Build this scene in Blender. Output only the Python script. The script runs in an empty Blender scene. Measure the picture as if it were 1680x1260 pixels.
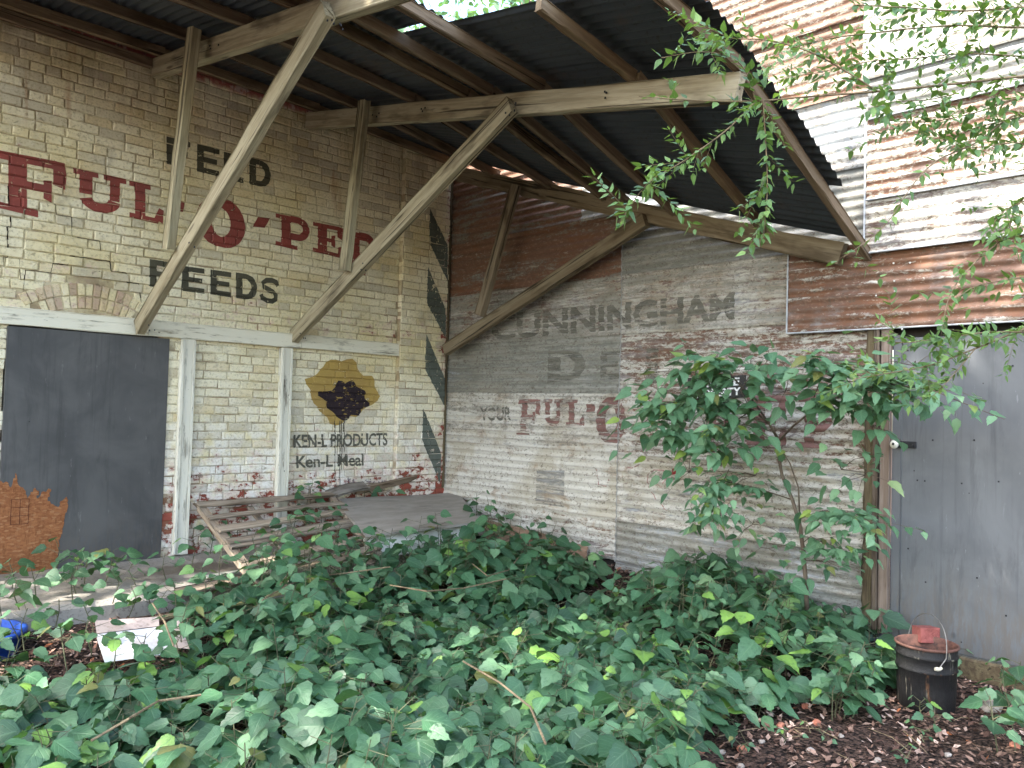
import bpy, bmesh, math, random
import numpy as np
from mathutils import Vector, Matrix, noise as mnoise

# ------------------------------------------------------------------ camera, sky, sun, exposure
SC = bpy.context.scene
COL = SC.collection
F_PX, PW, PH = 1325.0, 1680.0, 1260.0
HEAD, PITCH, ROLL = math.radians(45.7), math.radians(1.9), math.radians(1.6)
EYE = Vector((-5.36, -6.50, 1.5))
FWD = Vector((math.cos(PITCH)*math.cos(HEAD), math.cos(PITCH)*math.sin(HEAD), math.sin(PITCH)))
_r0 = Vector((math.sin(HEAD), -math.cos(HEAD), 0)); _u0 = _r0.cross(FWD)
RGT = _r0*math.cos(ROLL) + _u0*math.sin(ROLL)
UPV = -_r0*math.sin(ROLL) + _u0*math.cos(ROLL)
cam_d = bpy.data.cameras.new('camera'); cam = bpy.data.objects.new('camera', cam_d); COL.objects.link(cam)
cam_d.sensor_width = 36.0; cam_d.lens = 36.0*F_PX/PW; cam_d.clip_start = 0.05; cam_d.clip_end = 500
cam.matrix_world = Matrix(((RGT.x, UPV.x, -FWD.x, EYE.x), (RGT.y, UPV.y, -FWD.y, EYE.y), (RGT.z, UPV.z, -FWD.z, EYE.z), (0, 0, 0, 1)))
SC.camera = cam

TO_SUN = Vector((-0.60, 0.07, 0.80)).normalized()
w = bpy.data.worlds.new('World'); SC.world = w; w.use_nodes = True
wn = w.node_tree.nodes; wn.clear()
sky = wn.new('ShaderNodeTexSky'); sky.sky_type = 'NISHITA'; sky.sun_disc = False
sky.sun_elevation = math.asin(TO_SUN.z); sky.sun_rotation = math.atan2(TO_SUN.x, TO_SUN.y)
sky.air_density = 1.3; sky.dust_density = 3.0; sky.ozone_density = 0.6
bgn = wn.new('ShaderNodeBackground'); bgn.inputs['Strength'].default_value = 0.15
wo = wn.new('ShaderNodeOutputWorld')
w.node_tree.links.new(sky.outputs[0], bgn.inputs[0]); w.node_tree.links.new(bgn.outputs[0], wo.inputs[0])
sun_d = bpy.data.lights.new('sun', 'SUN'); sun = bpy.data.objects.new('sun', sun_d); COL.objects.link(sun)
sun_d.energy = 2.7; sun_d.angle = math.radians(0.55); sun_d.color = (1.0, 0.95, 0.86)
sun.rotation_euler = TO_SUN.to_track_quat('Z', 'Y').to_euler(); sun.location = (-8, 3, 14)
vs = SC.view_settings; vs.view_transform = 'Standard'; vs.look = 'None'; vs.exposure = 2.85; vs.gamma = 1.0; vs.use_curve_mapping = False
SC.cycles.max_bounces = 8; SC.cycles.diffuse_bounces = 4; SC.cycles.transparent_max_bounces = 8
SC.cycles.use_denoising = True

# ------------------------------------------------------------------ helpers
rnd = random.Random(7)
U = rnd.uniform
def smooth(t):
    t = max(0.0, min(1.0, t)); return t*t*(3-2*t)
def ray(px, py): return FWD + RGT*((px-840)/F_PX) - UPV*((py-630)/F_PX)
def PX(px, py, ax, v):                      # pixel -> point on an axis plane of the place
    d = ray(px, py); return EYE + d*((v-EYE[ax])/d[ax])
def PD(px, py, depth): return EYE + ray(px, py)*depth
def proj(p):
    d = Vector(p)-EYE; z = d.dot(FWD)
    if z < 0.05: return (-9999, -9999, z)
    return (840+F_PX*d.dot(RGT)/z, 630-F_PX*d.dot(UPV)/z, z)
def inpoly(x, y, P):
    c = False; j = len(P)-1
    for i in range(len(P)):
        if (P[i][1] > y) != (P[j][1] > y) and x < (P[j][0]-P[i][0])*(y-P[i][1])/(P[j][1]-P[i][1])+P[i][0]: c = not c
        j = i
    return c

def empty(name, label=None, cat=None, group=None, kind=None, loc=(0, 0, 0)):
    o = bpy.data.objects.new(name, None); COL.objects.link(o); o.location = loc; o.empty_display_size = 0.1
    return tag(o, label, cat, group, kind)
def tag(o, label=None, cat=None, group=None, kind=None):
    if label: o['label'] = label
    if cat: o['category'] = cat
    if group: o['group'] = group
    if kind: o['kind'] = kind
    return o
def link(name, me, m=None, parent=None, color=None, smooth_=False):
    if m is not None and not me.materials: me.materials.append(m)
    o = bpy.data.objects.new(name, me); COL.objects.link(o)
    if parent is not None:
        o.parent = parent; o.matrix_parent_inverse = Matrix.Translation(parent.location).inverted() if parent.type == 'EMPTY' else parent.matrix_basis.inverted()
    if color: o.color = color
    if smooth_: me.polygons.foreach_set('use_smooth', [True]*len(me.polygons))
    return o
class MB:
    def __init__(s): s.v = []; s.f = []; s.tone = []
    def add(s, vs_, fs, tone=None):
        b = len(s.v); s.v += [tuple(p) for p in vs_]; s.f += [tuple(i+b for i in f) for f in fs]
        s.tone += [0.5 if tone is None else tone]*len(vs_)
    def box(s, c, sx, sy, sz, bev=0.0, tone=None, M=None):
        bm = bmesh.new(); bmesh.ops.create_cube(bm, size=1.0)
        for v in bm.verts: v.co = Vector((v.co.x*sx, v.co.y*sy, v.co.z*sz))
        if bev: bmesh.ops.bevel(bm, geom=list(bm.edges), offset=bev, segments=1, affect='EDGES')
        bm.verts.index_update()
        vv = [(M @ v.co if M else v.co)+Vector(c) for v in bm.verts]
        s.add(vv, [[v.index for v in f.verts] for f in bm.faces], tone); bm.free()
    def tube(s, pts, rad, n=6, tone=None, cap=True):
        pts = [Vector(p) for p in pts]; rings = []; ref = None
        for i, p in enumerate(pts):
            t = (pts[min(i+1, len(pts)-1)]-pts[max(i-1, 0)]).normalized()
            if ref is None: ref = Vector((0, 0, 1)) if abs(t.z) < .9 else Vector((1, 0, 0))
            a = t.cross(ref).normalized(); b = t.cross(a).normalized(); ref = a.cross(t)
            r = rad[i] if isinstance(rad, (list, tuple)) else rad
            rings.append([p+(a*math.cos(2*math.pi*k/n)+b*math.sin(2*math.pi*k/n))*r for k in range(n)])
        vv = [q for R_ in rings for q in R_]; ff = []
        for i in range(len(pts)-1):
            for k in range(n): ff.append((i*n+k, i*n+(k+1) % n, (i+1)*n+(k+1) % n, (i+1)*n+k))
        if cap: ff += [tuple(range(n))[::-1], tuple(range((len(pts)-1)*n, len(pts)*n))]
        s.add(vv, ff, tone)
    def mesh(s, name):
        me = bpy.data.meshes.new(name); me.from_pydata(s.v, [], s.f)
        a = me.attributes.new('tone', 'FLOAT', 'POINT'); a.data.foreach_set('value', s.tone); me.update(); return me
    def build(s, name, m, parent=None, color=None, smooth_=False): return link(name, s.mesh(name), m, parent, color, smooth_)

# ------------------------------------------------------------------ procedural materials
class G:
    def __init__(s, name):
        s.m = bpy.data.materials.new(name); s.m.use_nodes = True; s.t = s.m.node_tree; s.t.nodes.clear()
    def put(s, sock, v):
        if hasattr(v, 'links') or isinstance(v, bpy.types.NodeSocket): s.t.links.new(v, sock)
        elif isinstance(v, (tuple, list)) and len(v) == 3 and sock.type == 'RGBA': sock.default_value = (*v, 1)
        else: sock.default_value = v
    def node(s, t, props=None, **ins):
        n = s.t.nodes.new(t)
        for k, v in (props or {}).items(): setattr(n, k, v)
        for k, v in ins.items(): s.put(n.inputs[k.replace('_', ' ')] if k.replace('_', ' ') in n.inputs else n.inputs[int(k[1:])], v)
        return n
    def pos(s): return s.node('ShaderNodeNewGeometry').outputs['Position']
    def obj(s): return s.node('ShaderNodeTexCoord').outputs['Object']
    def info(s, k): return s.node('ShaderNodeObjectInfo').outputs[k]
    def attr(s, k): return s.node('ShaderNodeAttribute', {'attribute_name': k}).outputs['Fac']
    def mapv(s, v, sc=(1, 1, 1), loc=(0, 0, 0), rot=(0, 0, 0)): return s.node('ShaderNodeMapping', None, Vector=v, Scale=sc, Location=loc, Rotation=rot).outputs[0]
    def noise(s, v, scale=5, det=4, rough=.6, dist=0.0): return s.node('ShaderNodeTexNoise', None, Vector=v, Scale=scale, Detail=det, Roughness=rough, Distortion=dist).outputs['Fac']
    def vor(s, v, scale=5, feat='F1', out='Distance'): return s.node('ShaderNodeTexVoronoi', {'feature': feat}, Vector=v, Scale=scale).outputs[out]
    def wave(s, v, scale=5, dist=3, det=2): return s.node('ShaderNodeTexWave', None, Vector=v, Scale=scale, Distortion=dist, Detail=det).outputs['Fac']
    def math(s, op, a, b=0.0, c=0.0, clamp=False): return s.node('ShaderNodeMath', {'operation': op, 'use_clamp': clamp}, _0=a, _1=b, _2=c).outputs[0]
    def mul(s, a, b): return s.math('MULTIPLY', a, b)
    def add(s, a, b): return s.math('ADD', a, b)
    def mx(s, a, b): return s.math('MAXIMUM', a, b)
    def step(s, v, lo, hi): return s.node('ShaderNodeMapRange', {'interpolation_type': 'SMOOTHSTEP'}, Value=v, _1=lo, _2=hi, _3=0.0, _4=1.0).outputs[0]
    def mix(s, a, b, f, blend='MIX'):
        n = s.t.nodes.new('ShaderNodeMix'); n.data_type = 'RGBA'; n.blend_type = blend
        s.put(n.inputs[0], f); s.put(n.inputs[6], a); s.put(n.inputs[7], b); return n.outputs[2]
    def sep(s, v):
        n = s.node('ShaderNodeSeparateXYZ', None, Vector=v); return n.outputs
    def sepc(s, v): return s.node('ShaderNodeSeparateColor', None, Color=v).outputs
    def bump(s, h, strength=.3, dist=.01): return s.node('ShaderNodeBump', None, Height=h, Strength=strength, Distance=dist).outputs[0]
    def out(s, col, rough=.8, normal=None, metal=0.0, spec=.4, alpha=None, trans=None, coat=None):
        p = s.node('ShaderNodeBsdfPrincipled', None, Base_Color=col, Roughness=rough, Metallic=metal)
        p.inputs['Specular IOR Level'].default_value = spec
        if normal is not None: s.put(p.inputs['Normal'], normal)
        if alpha is not None: s.put(p.inputs['Alpha'], alpha)
        sh = p.outputs[0]
        if trans is not None:
            tr = s.node('ShaderNodeBsdfTranslucent', None, Color=trans[0])
            sh = s.node('ShaderNodeMixShader', None, _0=trans[1], _1=sh, _2=tr.outputs[0]).outputs[0]
        o = s.node('ShaderNodeOutputMaterial'); s.t.links.new(sh, o.inputs['Surface']); return s.m

def m_brick(name, mortar=False, bare=False):
    g = G(name); p = g.pos(); xyz = g.sep(p); z = xyz[2]; x = xyz[0]; tone = g.attr('tone')
    big = g.noise(p, 1.3, 3); mid = g.noise(p, 9, 5); fine = g.noise(p, 55, 4, .7)
    c = g.mix((.70, .61, .36), (.79, .73, .54), g.step(big, .35, .62))
    c = g.mix(c, (.77, .74, .68), g.mul(g.step(z, 2.0, .8), g.step(mid, .3, .6)))
    c = g.mix(c, (.60, .46, .24), g.mul(g.step(tone, .80, .97), .45))
    c = g.mix(c, (.42, .38, .30), g.mul(g.step(tone, .25, .05), .55))
    c = g.mix(c, (.36, .33, .27), g.mul(g.step(g.noise(p, 3.1, 5, .65), .55, .72), .55))
    c = g.mix(c, (.30, .25, .15), g.mul(g.step(fine, .48, .70), .6)); flk = g.noise(g.mapv(p, (1, 1, 1.6)), 19, 6, .78); c = g.mix(c, (.33, .27, .18), g.mul(g.step(flk, .61, .65), .45)); c = g.mix(c, (.80, .77, .66), g.mul(g.step(flk, .42, .36), .45))
    # run-off stains below the roof line: brown streaks that hang down the wall
    st = g.noise(g.mapv(p, (16, 1, 1.1)), 1.0, 5, .6)
    st2 = g.noise(g.mapv(p, (3.2, 1, .7), (4, 0, 0)), 1.0, 3)
    sm = g.mul(g.step(g.add(z, g.mul(g.math('SUBTRACT', st2, .5), 1.5)), 3.45, 4.25), g.step(st, .36, .60))
    c = g.mix(c, (.12, .075, .035), g.mul(sm, .28))
    rs = g.mul(g.step(g.noise(g.mapv(p, (4.5, 1, .5), (1.7, 0, 3)), 1.0, 3), .60, .70), g.step(z, 3.15, 3.7))
    c = g.mix(c, (.33, .13, .04), g.mul(rs, .7))
    # paint worn back to red brick: low courses, the band above the ledge, the corner
    n1 = g.noise(g.mapv(p, (1, 1, 1.5)), 8, 6, .72); n2 = g.noise(p, 1.9, 2)
    low = g.step(z, 1.45, .55); band = g.mul(g.step(z, 2.75, 2.2), g.step(z, 1.9, 2.12)); cor = g.step(x, -.20, -.02)
    amt = g.add(g.add(g.mul(low, .235), g.mul(band, .10)), g.mul(cor, .15))
    amt = g.add(amt, g.mul(g.math('SUBTRACT', n2, .5), .22))
    thr = g.math('SUBTRACT', .735, amt); d = g.math('SUBTRACT', n1, thr)
    redm = g.step(d, 0.0, .03)
    halo = g.mul(g.step(d, -.13, .0), .55)
    redc = g.mix((.33, .085, .055), (.20, .055, .04), mid)
    c = g.mix(c, (.62, .45, .40), halo)
    c = g.mix(c, redc, redm)
    # bare red brick above the old roof line
    top = g.step(g.add(z, g.mul(g.math('SUBTRACT', mid, .5), .2)), 4.10, 4.16)
    c = g.mix(c, g.mix((.40, .12, .10), (.55, .40, .36), g.step(mid, .5, .62)), top)
    sp = g.step(g.noise(p, 34, 3, .75), .68, .74)
    c = g.mix(c, (.05, .04, .03), g.mul(sp, .8))
    if mortar: c = g.mix(c, (.22, .155, .085), g.add(.20, g.mul(g.step(g.noise(p, 4, 5), .35, .65), .6)))
    if bare: c = g.mix(redc, c, g.add(.62, g.mul(g.step(tone, .2, .8), .36)))
    h = g.add(g.mul(fine, .5), g.add(g.mul(mid, .6), g.mul(redm, -.6)))
    return g.out(c, .85, g.bump(g.add(h, g.mul(g.step(flk, .60, .64), -.5)), .9, .010), spec=.25)

def m_wood(name, c1, c2, dark, paint=None, grey=.0):
    g = G(name); o = g.obj(); r = g.info('Random'); tint = g.info('Color')
    off = g.node('ShaderNodeCombineXYZ', None, X=g.mul(r, 17.0), Y=g.mul(r, 9.0), Z=g.mul(r, 5.0)).outputs[0]
    v = g.node('ShaderNodeVectorMath', {'operation': 'ADD'}, _0=o, _1=off).outputs[0]
    gr = g.noise(g.mapv(v, (1.5, 26, 26)), 1.0, 6, .62, .6); gf = g.noise(g.mapv(v, (4, 120, 120)), 1.0, 3, .6)
    bl = g.noise(g.mapv(v, (.9, 3, 3)), 1.6, 4)
    c = g.mix(c1, c2, g.step(gr, .36, .64)); c = g.mix(c, dark, g.mul(g.step(gr, .60, .74), .7))
    c = g.mix(c, dark, g.mul(g.step(bl, .52, .70), .8)); c = g.mix(c, dark, g.mul(g.step(gf, .6, .74), .55))
    kn = g.step(g.vor(g.mapv(v, (1.1, 6, 6)), 1.5), .13, .06); c = g.mix(c, dark, g.mul(kn, .7))
    ck = g.step(g.noise(g.mapv(v, (.6, 34, 34), (3, 1, 0)), 1.0, 3, .5), .63, .66); c = g.mix(c, (.02, .015, .01), g.mul(ck, .8))
    if paint:
        pn = g.noise(g.mapv(v, (2, 14, 14)), 1.5, 6, .7)
        c = g.mix(c, paint, g.step(pn, .66, .52))
        c = g.mix(c, (.04, .035, .025), g.mul(g.step(g.noise(g.mapv(v, (12, 26, 26)), 1.6, 3, .7), .685, .72), .8))
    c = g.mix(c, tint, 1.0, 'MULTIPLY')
    return g.out(c, .85, g.bump(g.add(g.mul(gr, -1.0), g.add(g.mul(gf, -.5), g.mul(ck, -1.2))), .6, .007), spec=.25)

def m_metal_wall():
    # object colour: R rust, G bare grey, B cream paint left, A seed
    g = G('weathered_corrugated_metal'); p = g.pos(); ci = g.sepc(g.info('Color')); al = g.info('Alpha')
    sd = g.node('ShaderNodeCombineXYZ', None, X=g.mul(al, 3.0), Y=g.mul(al, 41.0), Z=g.mul(al, 13.0)).outputs[0]
    v = g.node('ShaderNodeVectorMath', {'operation': 'ADD'}, _0=p, _1=sd).outputs[0]
    xyz = g.sep(p)
    s1 = g.noise(g.mapv(v, (1, .9, 11)), 1.0, 8, .72, 1.2); s2 = g.noise(g.mapv(v, (1, 3.0, 34)), 1.0, 7, .78, .8)
    b1 = g.noise(v, 1.5, 5, .65, .8); b2 = g.noise(g.mapv(v, (1, 1.0, 1.6), (0, 5, 2)), 3.2, 5, .7, .5)
    f = g.noise(g.mapv(v, (1, 22, 48)), 1.0, 6, .78, .5); f2 = g.noise(g.mapv(v, (1, 30, 44)), 1.0, 5, .8, .6)
    rid = g.math('SINE', g.mul(xyz[2], 2*math.pi/.0677))
    galv = g.mix((.24, .26, .275), (.40, .42, .43), s2); galv = g.mix(galv, (.17, .175, .175), g.step(b2, .5, .66))
    rust = g.mix(g.mix((.085, .045, .030), (.20, .105, .068), s2), (.34, .215, .155), g.mul(g.step(f, .50, .70), .8)); rust = g.mix(rust, (.16, .07, .035), g.step(b2, .45, .65))
    cream = g.mix((.42, .40, .34), (.64, .63, .59), s2); cream = g.mix(cream, (.37, .33, .25), g.mul(g.step(b1, .46, .62), .65)); cream = g.mix(cream, (.30, .20, .12), g.mul(g.step(b2, .54, .68), .55))
    c = galv
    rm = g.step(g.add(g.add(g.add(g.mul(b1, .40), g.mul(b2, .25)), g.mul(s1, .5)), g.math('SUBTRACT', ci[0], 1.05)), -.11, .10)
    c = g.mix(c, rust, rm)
    gm = g.step(g.add(g.add(g.add(g.mul(s1, .45), g.mul(b2, .3)), g.mul(f, .3)), g.math('SUBTRACT', ci[1], 1.0)), -.05, .05)
    c = g.mix(c, g.mix((.13, .135, .12), (.22, .22, .195), s2), gm)
    pm = g.step(g.add(g.add(g.add(g.mul(s1, .30), g.mul(s2, .40)), g.mul(f, .40)), g.add(g.mul(b2, .25), g.add(g.mul(rid, .02), g.math('SUBTRACT', ci[2], 1.22)))), -.035, .04)
    pm = g.mul(pm, g.math('SUBTRACT', 1.0, g.mul(gm, .75)))
    c = g.mix(c, cream, pm)
    edge = g.mul(g.step(f2, .54, .60), g.step(s1, .38, .52)); c = g.mix(c, (.085, .065, .045), g.mul(edge, .75))
    fl = g.step(f2, .36, .30); c = g.mix(c, (.70, .69, .64), g.mul(fl, g.add(.12, g.mul(pm, .5))))
    lap = g.mul(g.step(rid, .55, .98), .25); c = g.mix(c, (.10, .08, .06), lap)
    nb = g.add(g.mul(pm, .45), g.add(g.mul(f, .6), g.mul(s2, .4)))
    return g.out(c, g.mix((.75, .75, .75), (.50, .50, .50), g.mul(g.math('SUBTRACT', 1.0, pm, clamp=True), .8)), g.bump(nb, .7, .007), metal=.0, spec=.35)
def p_rough(g, v): return g.noise(v, 6, 2)

def m_roof():
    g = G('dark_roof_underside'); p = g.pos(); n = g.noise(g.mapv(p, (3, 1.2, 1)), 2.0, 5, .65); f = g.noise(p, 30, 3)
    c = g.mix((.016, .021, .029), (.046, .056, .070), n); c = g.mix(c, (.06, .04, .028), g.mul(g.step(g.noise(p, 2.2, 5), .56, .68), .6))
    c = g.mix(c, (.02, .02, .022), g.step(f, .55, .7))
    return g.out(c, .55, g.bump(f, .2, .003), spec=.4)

def m_leaf(name, dark, mid, light, tr, young=None, rough=.36, spec=.5, vein=True):
    g = G(name); tone = g.math('FRACT', g.add(g.attr('tone'), g.info('Random'))); p = g.pos()
    c = g.mix(dark, mid, g.step(tone, .0, .55)); c = g.mix(c, light, g.mul(g.step(tone, .62, .95), .8))
    if young: c = g.mix(c, young, g.mul(g.step(tone, .90, .925), g.step(tone, .965, .955))); c = g.mix(c, (.17, .17, .05), g.step(tone, .985, .99))
    n = g.noise(p, 45, 3); c = g.mix(c, dark, g.mul(g.step(n, .5, .75), .5))
    sp = g.step(g.noise(p, 160, 2, .6), .70, .74); c = g.mix(c, (.30, .33, .20), g.mul(sp, .5))
    hole = g.step(g.noise(p, 62, 2, .5), .74, .76); c = g.mix(c, (.10, .07, .03), g.mul(hole, .7))
    u = g.attr('vein'); al = g.attr('along'); vm = g.step(u, .86, 1.0)
    lat = g.math('SINE', g.add(g.mul(al, 44.0), g.mul(u, 13.0))); lm = g.mul(g.step(lat, .80, 1.0), .6); vv = g.mx(vm, lm)
    c = g.mix(c, light, g.mul(vv, .30)); c = g.mix(c, dark, g.mul(g.step(u, .35, .0), .25))
    return g.out(c, g.mix((rough,)*3, (rough+.22,)*3, n), g.bump(g.add(g.mul(n, .7), g.mul(vv, -.8)), .45, .004), spec=spec, trans=(tr, .20))

def m_plain(name, c1, c2, scale=8, rough=.7, bump=.2, metal=0.0, spec=.4, stretch=(1, 1, 1), c3=None):
    g = G(name); o = g.mapv(g.pos(), stretch); n = g.noise(o, scale, 6, .65); f = g.noise(o, scale*7, 3)
    c = g.mix(c1, c2, g.step(n, .35, .65))
    if c3: c = g.mix(c, c3, g.mul(g.step(g.noise(o, scale*.6, 5, .7), .56, .66), .8))
    return g.out(c, rough, g.bump(g.add(n, g.mul(f, .5)), bump, .005), metal, spec)

def m_paint(name, col, wear_lo, wear_hi, stretch=(1, 1, 1), scale=14, col2=None):
    g = G(name); p = g.pos(); n = g.noise(g.mapv(p, stretch), scale, 6, .72); b = g.noise(p, 3, 3)
    c = g.mix(col, col2 or tuple(k*.72 for k in col), g.step(b, .4, .65))
    f = g.noise(p, 55, 4, .7); c = g.mix(c, tuple(min(1, k*1.5+.03) for k in col), g.mul(g.step(f, .52, .75), .5))
    a = g.step(n, wear_hi, wear_lo)
    return g.out(c, .8, g.bump(f, .3, .003), spec=.25, alpha=a)

def m_ground():
    g = G('leaf_mould_soil'); p = g.pos(); n = g.noise(p, 2.2, 5); f = g.noise(p, 40, 5, .7); v = g.vor(p, 55); v2 = g.vor(p, 28, out='Color')
    c = g.mix((.040, .026, .020), (.095, .062, .048), n); c = g.mix(c, (.16, .10, .075), g.mul(g.step(f, .52, .72), .7))
    c = g.mix(c, (.15, .095, .075), g.mul(g.step(g.sepc(v2)[0], .55, .9), .6)); c = g.mix(c, (.012, .009, .008), g.step(v, .4, .75))
    return g.out(c, .95, g.bump(g.add(f, g.mul(v, -1.0)), .9, .02), spec=.15)

def m_ply_grey(name, c1, c2, osb=False):
    g = G(name); p = g.pos(); xyz = g.sep(p)
    n = g.noise(g.mapv(p, (9, 9, 1.6)), 1.0, 6, .7, .5); b = g.noise(p, 2.2, 4, .6, .6); f = g.noise(g.mapv(p, (40, 40, 8)), 1.0, 4, .7)
    c = g.mix(c1, c2, g.step(b, .3, .7)); c = g.mix(c, tuple(k*.62 for k in c1), g.mul(g.step(n, .52, .7), .5))
    c = g.mix(c, tuple(k*1.45 for k in c2), g.mul(g.step(f, .62, .75), .35))
    sc = g.step(g.noise(g.mapv(p, (26, 26, 5), (3, 0, 2)), 1.0, 4, .7), .66, .70); c = g.mix(c, tuple(min(1, k*2.0) for k in c2), g.mul(sc, .4))
    kn = g.step(g.vor(g.mapv(p, (2.2, 2.2, 1.6)), 1.4), .07, .03); c = g.mix(c, (.03, .03, .03), g.mul(kn, .6))
    run = g.noise(g.mapv(p, (24, 24, .9), (0, 0, 4)), 1.0, 5, .65); c = g.mix(c, tuple(k*.55 for k in c1), g.mul(g.step(run, .54, .70), .35))
    c = g.mix(c, (.10, .08, .06), g.mul(g.mul(g.step(g.add(xyz[2], g.mul(run, .5)), .95, .45), g.step(f, .35, .6)), .55))
    nh = g.step(g.vor(g.mapv(p, (1, 1, 1)), 6.5), .035, .02); c = g.mix(c, (.012, .012, .012), nh)
    wh = g.step(g.noise(g.mapv(p, (14, 14, 9), (7, 0, 1)), 1.0, 6, .8), .70, .74); c = g.mix(c, (.30, .30, .29), g.mul(wh, .3))
    return g.out(c, g.mix((.42,)*3, (.62,)*3, b), g.bump(g.add(f, n), .22, .004), spec=.4)

def m_osb():
    g = G('splintered_osb'); p = g.pos(); v = g.vor(g.mapv(p, (1, 1, 2.2), rot=(0, .5, 0)), 44, out='Color'); n = g.noise(g.mapv(p, (60, 60, 14), rot=(0, .7, 0)), 1.0, 5, .7)
    c = g.mix((.21, .075, .028), (.30, .125, .05), g.sepc(v)[0]); c = g.mix(c, (.13, .045, .015), g.mul(g.step(n, .5, .7), .7)); c = g.mix(c, (.38, .20, .10), g.mul(g.step(g.sepc(v)[1], .8, .95), .5))
    return g.out(c, .8, g.bump(g.add(n, g.sepc(v)[2]), .7, .006), spec=.25)

def m_simple(name, c, rough=.6, metal=0.0, spec=.4):
    g = G(name); f = g.noise(g.pos(), 40, 4); return g.out(g.mix(c, tuple(k*.6 for k in c), g.step(f, .45, .75)), rough, g.bump(f, .15, .002), metal, spec)

M = {}
M['brick'] = m_brick('painted_brick'); M['mortar'] = m_brick('painted_mortar', mortar=True); M['arch'] = m_brick('arch_brick', bare=True)
M['beam'] = m_wood('beam_wood', (.255, .215, .14), (.40, .355, .25), (.085, .066, .042))
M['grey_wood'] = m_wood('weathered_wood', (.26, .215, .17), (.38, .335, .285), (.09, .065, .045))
M['cream_wood'] = m_wood('painted_trim_wood', (.30, .27, .20), (.40, .38, .31), (.13, .11, .08), paint=(.70, .67, .55))
M['rot_wood'] = m_wood('rotting_wood', (.07, .05, .03), (.13, .105, .06), (.016, .012, .008))
M['metal'] = m_metal_wall(); M['roof'] = m_roof()
M['leaf'] = m_leaf('broad_leaf', (.017, .056, .027), (.054, .138, .066), (.145, .255, .135), (.14, .32, .05), young=(.16, .30, .06))
M['leaf_sap'] = m_leaf('sapling_leaf', (.042, .112, .060), (.10, .215, .118), (.21, .36, .20), (.20, .40, .08), young=(.26, .36, .07))
M['leaf_small'] = m_leaf('small_glossy_leaf', (.040, .090, .035), (.085, .175, .050), (.17, .28, .075), (.30, .50, .06))
M['bark'] = m_plain('young_bark', (.06, .042, .030), (.12, .095, .07), 30, .9, .5, stretch=(1, 1, .3))
M['twig'] = m_plain('twig_bark', (.12, .085, .05), (.22, .17, .10), 40, .85, .3)
M['ground'] = m_ground()
M['stem'] = m_plain('green_brown_stem', (.050, .060, .030), (.10, .095, .05), 40, .8, .2)
M['litter'] = None

# ------------------------------------------------------------------ ground, slab
def gz(x, y):
    h = .22*smooth(1-(-y)/3.2)*smooth((x+9)/3)
    h = max(h, .22*smooth(1-(-x)/1.5)*smooth((y+5.1)/1.8))
    n = mnoise.noise(Vector((x*1.3, y*1.3, 0)))*.025 + mnoise.noise(Vector((x*5, y*5, 3)))*.008
    return h+n*(1 if abs(x) < 12 else .3)
def axis_vals(c, fine_half, step, far):
    a = list(np.arange(-fine_half, fine_half+1e-6, step)); e = fine_half; s = step
    while e < far:
        s *= 1.35; e += s; a = [-e]+a+[e]
    return [c+v for v in a]
xs, ys = axis_vals(-3, 4.2, .085, 70), axis_vals(-3.2, 4.2, .085, 70)
gm = MB(); nx = len(xs)
gm.v = [(x, y, gz(x, y)) for y in ys for x in xs]; gm.tone = [.5]*len(gm.v)
gm.f = [(j*nx+i, j*nx+i+1, (j+1)*nx+i+1, (j+1)*nx+i) for j in range(len(ys)-1) for i in range(nx-1)]
o = gm.build('ground', M['ground'], smooth_=True); tag(o, 'dark leaf-mould soil strewn with litter', None, None, 'structure')

SLAB_Z = .27
mb = MB(); n = 46; edge = []
for i in range(n+1):
    x = -8+7.3*i/n; edge.append((x, -1.22+mnoise.noise(Vector((x*2.2, 0, 9)))*.07))
top = [(x, -.0, SLAB_Z) for x, y in edge]; mid_ = [(x, y+.03, SLAB_Z+mnoise.noise(Vector((x*3, 5, 0)))*.012) for x, y in edge]
low = [(x, y, SLAB_Z-.03) for x, y in edge]; bot = [(x, y, -.1) for x, y in edge]
for a, b in ((top, mid_), (mid_, low), (low, bot)):
    mb.add(a+b, [(i, i+n+1, i+n+2, i+1) for i in range(n)])
mb.add([top[-1], mid_[-1], low[-1], bot[-1], (edge[-1][0], 0, -.1)], [(0, 1, 2, 3, 4)])
g = G('old_concrete'); p = g.pos(); a = g.noise(p, 3, 5); b = g.noise(p, 45, 4, .7)
c = g.mix((.22, .20, .175), (.36, .33, .29), a); c = g.mix(c, (.12, .10, .085), g.mul(g.step(b, .5, .7), .7)); c = g.mix(c, (.10, .075, .05), g.mul(g.step(g.noise(p, 1.6, 4), .52, .66), .7))
M['concrete'] = g.out(c, .92, g.bump(g.add(a, b), .6, .012), spec=.2)
tag(mb.build('concrete_slab', M['concrete']), 'low worn concrete slab along the foot of the brick wall', None, None, 'structure')

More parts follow.
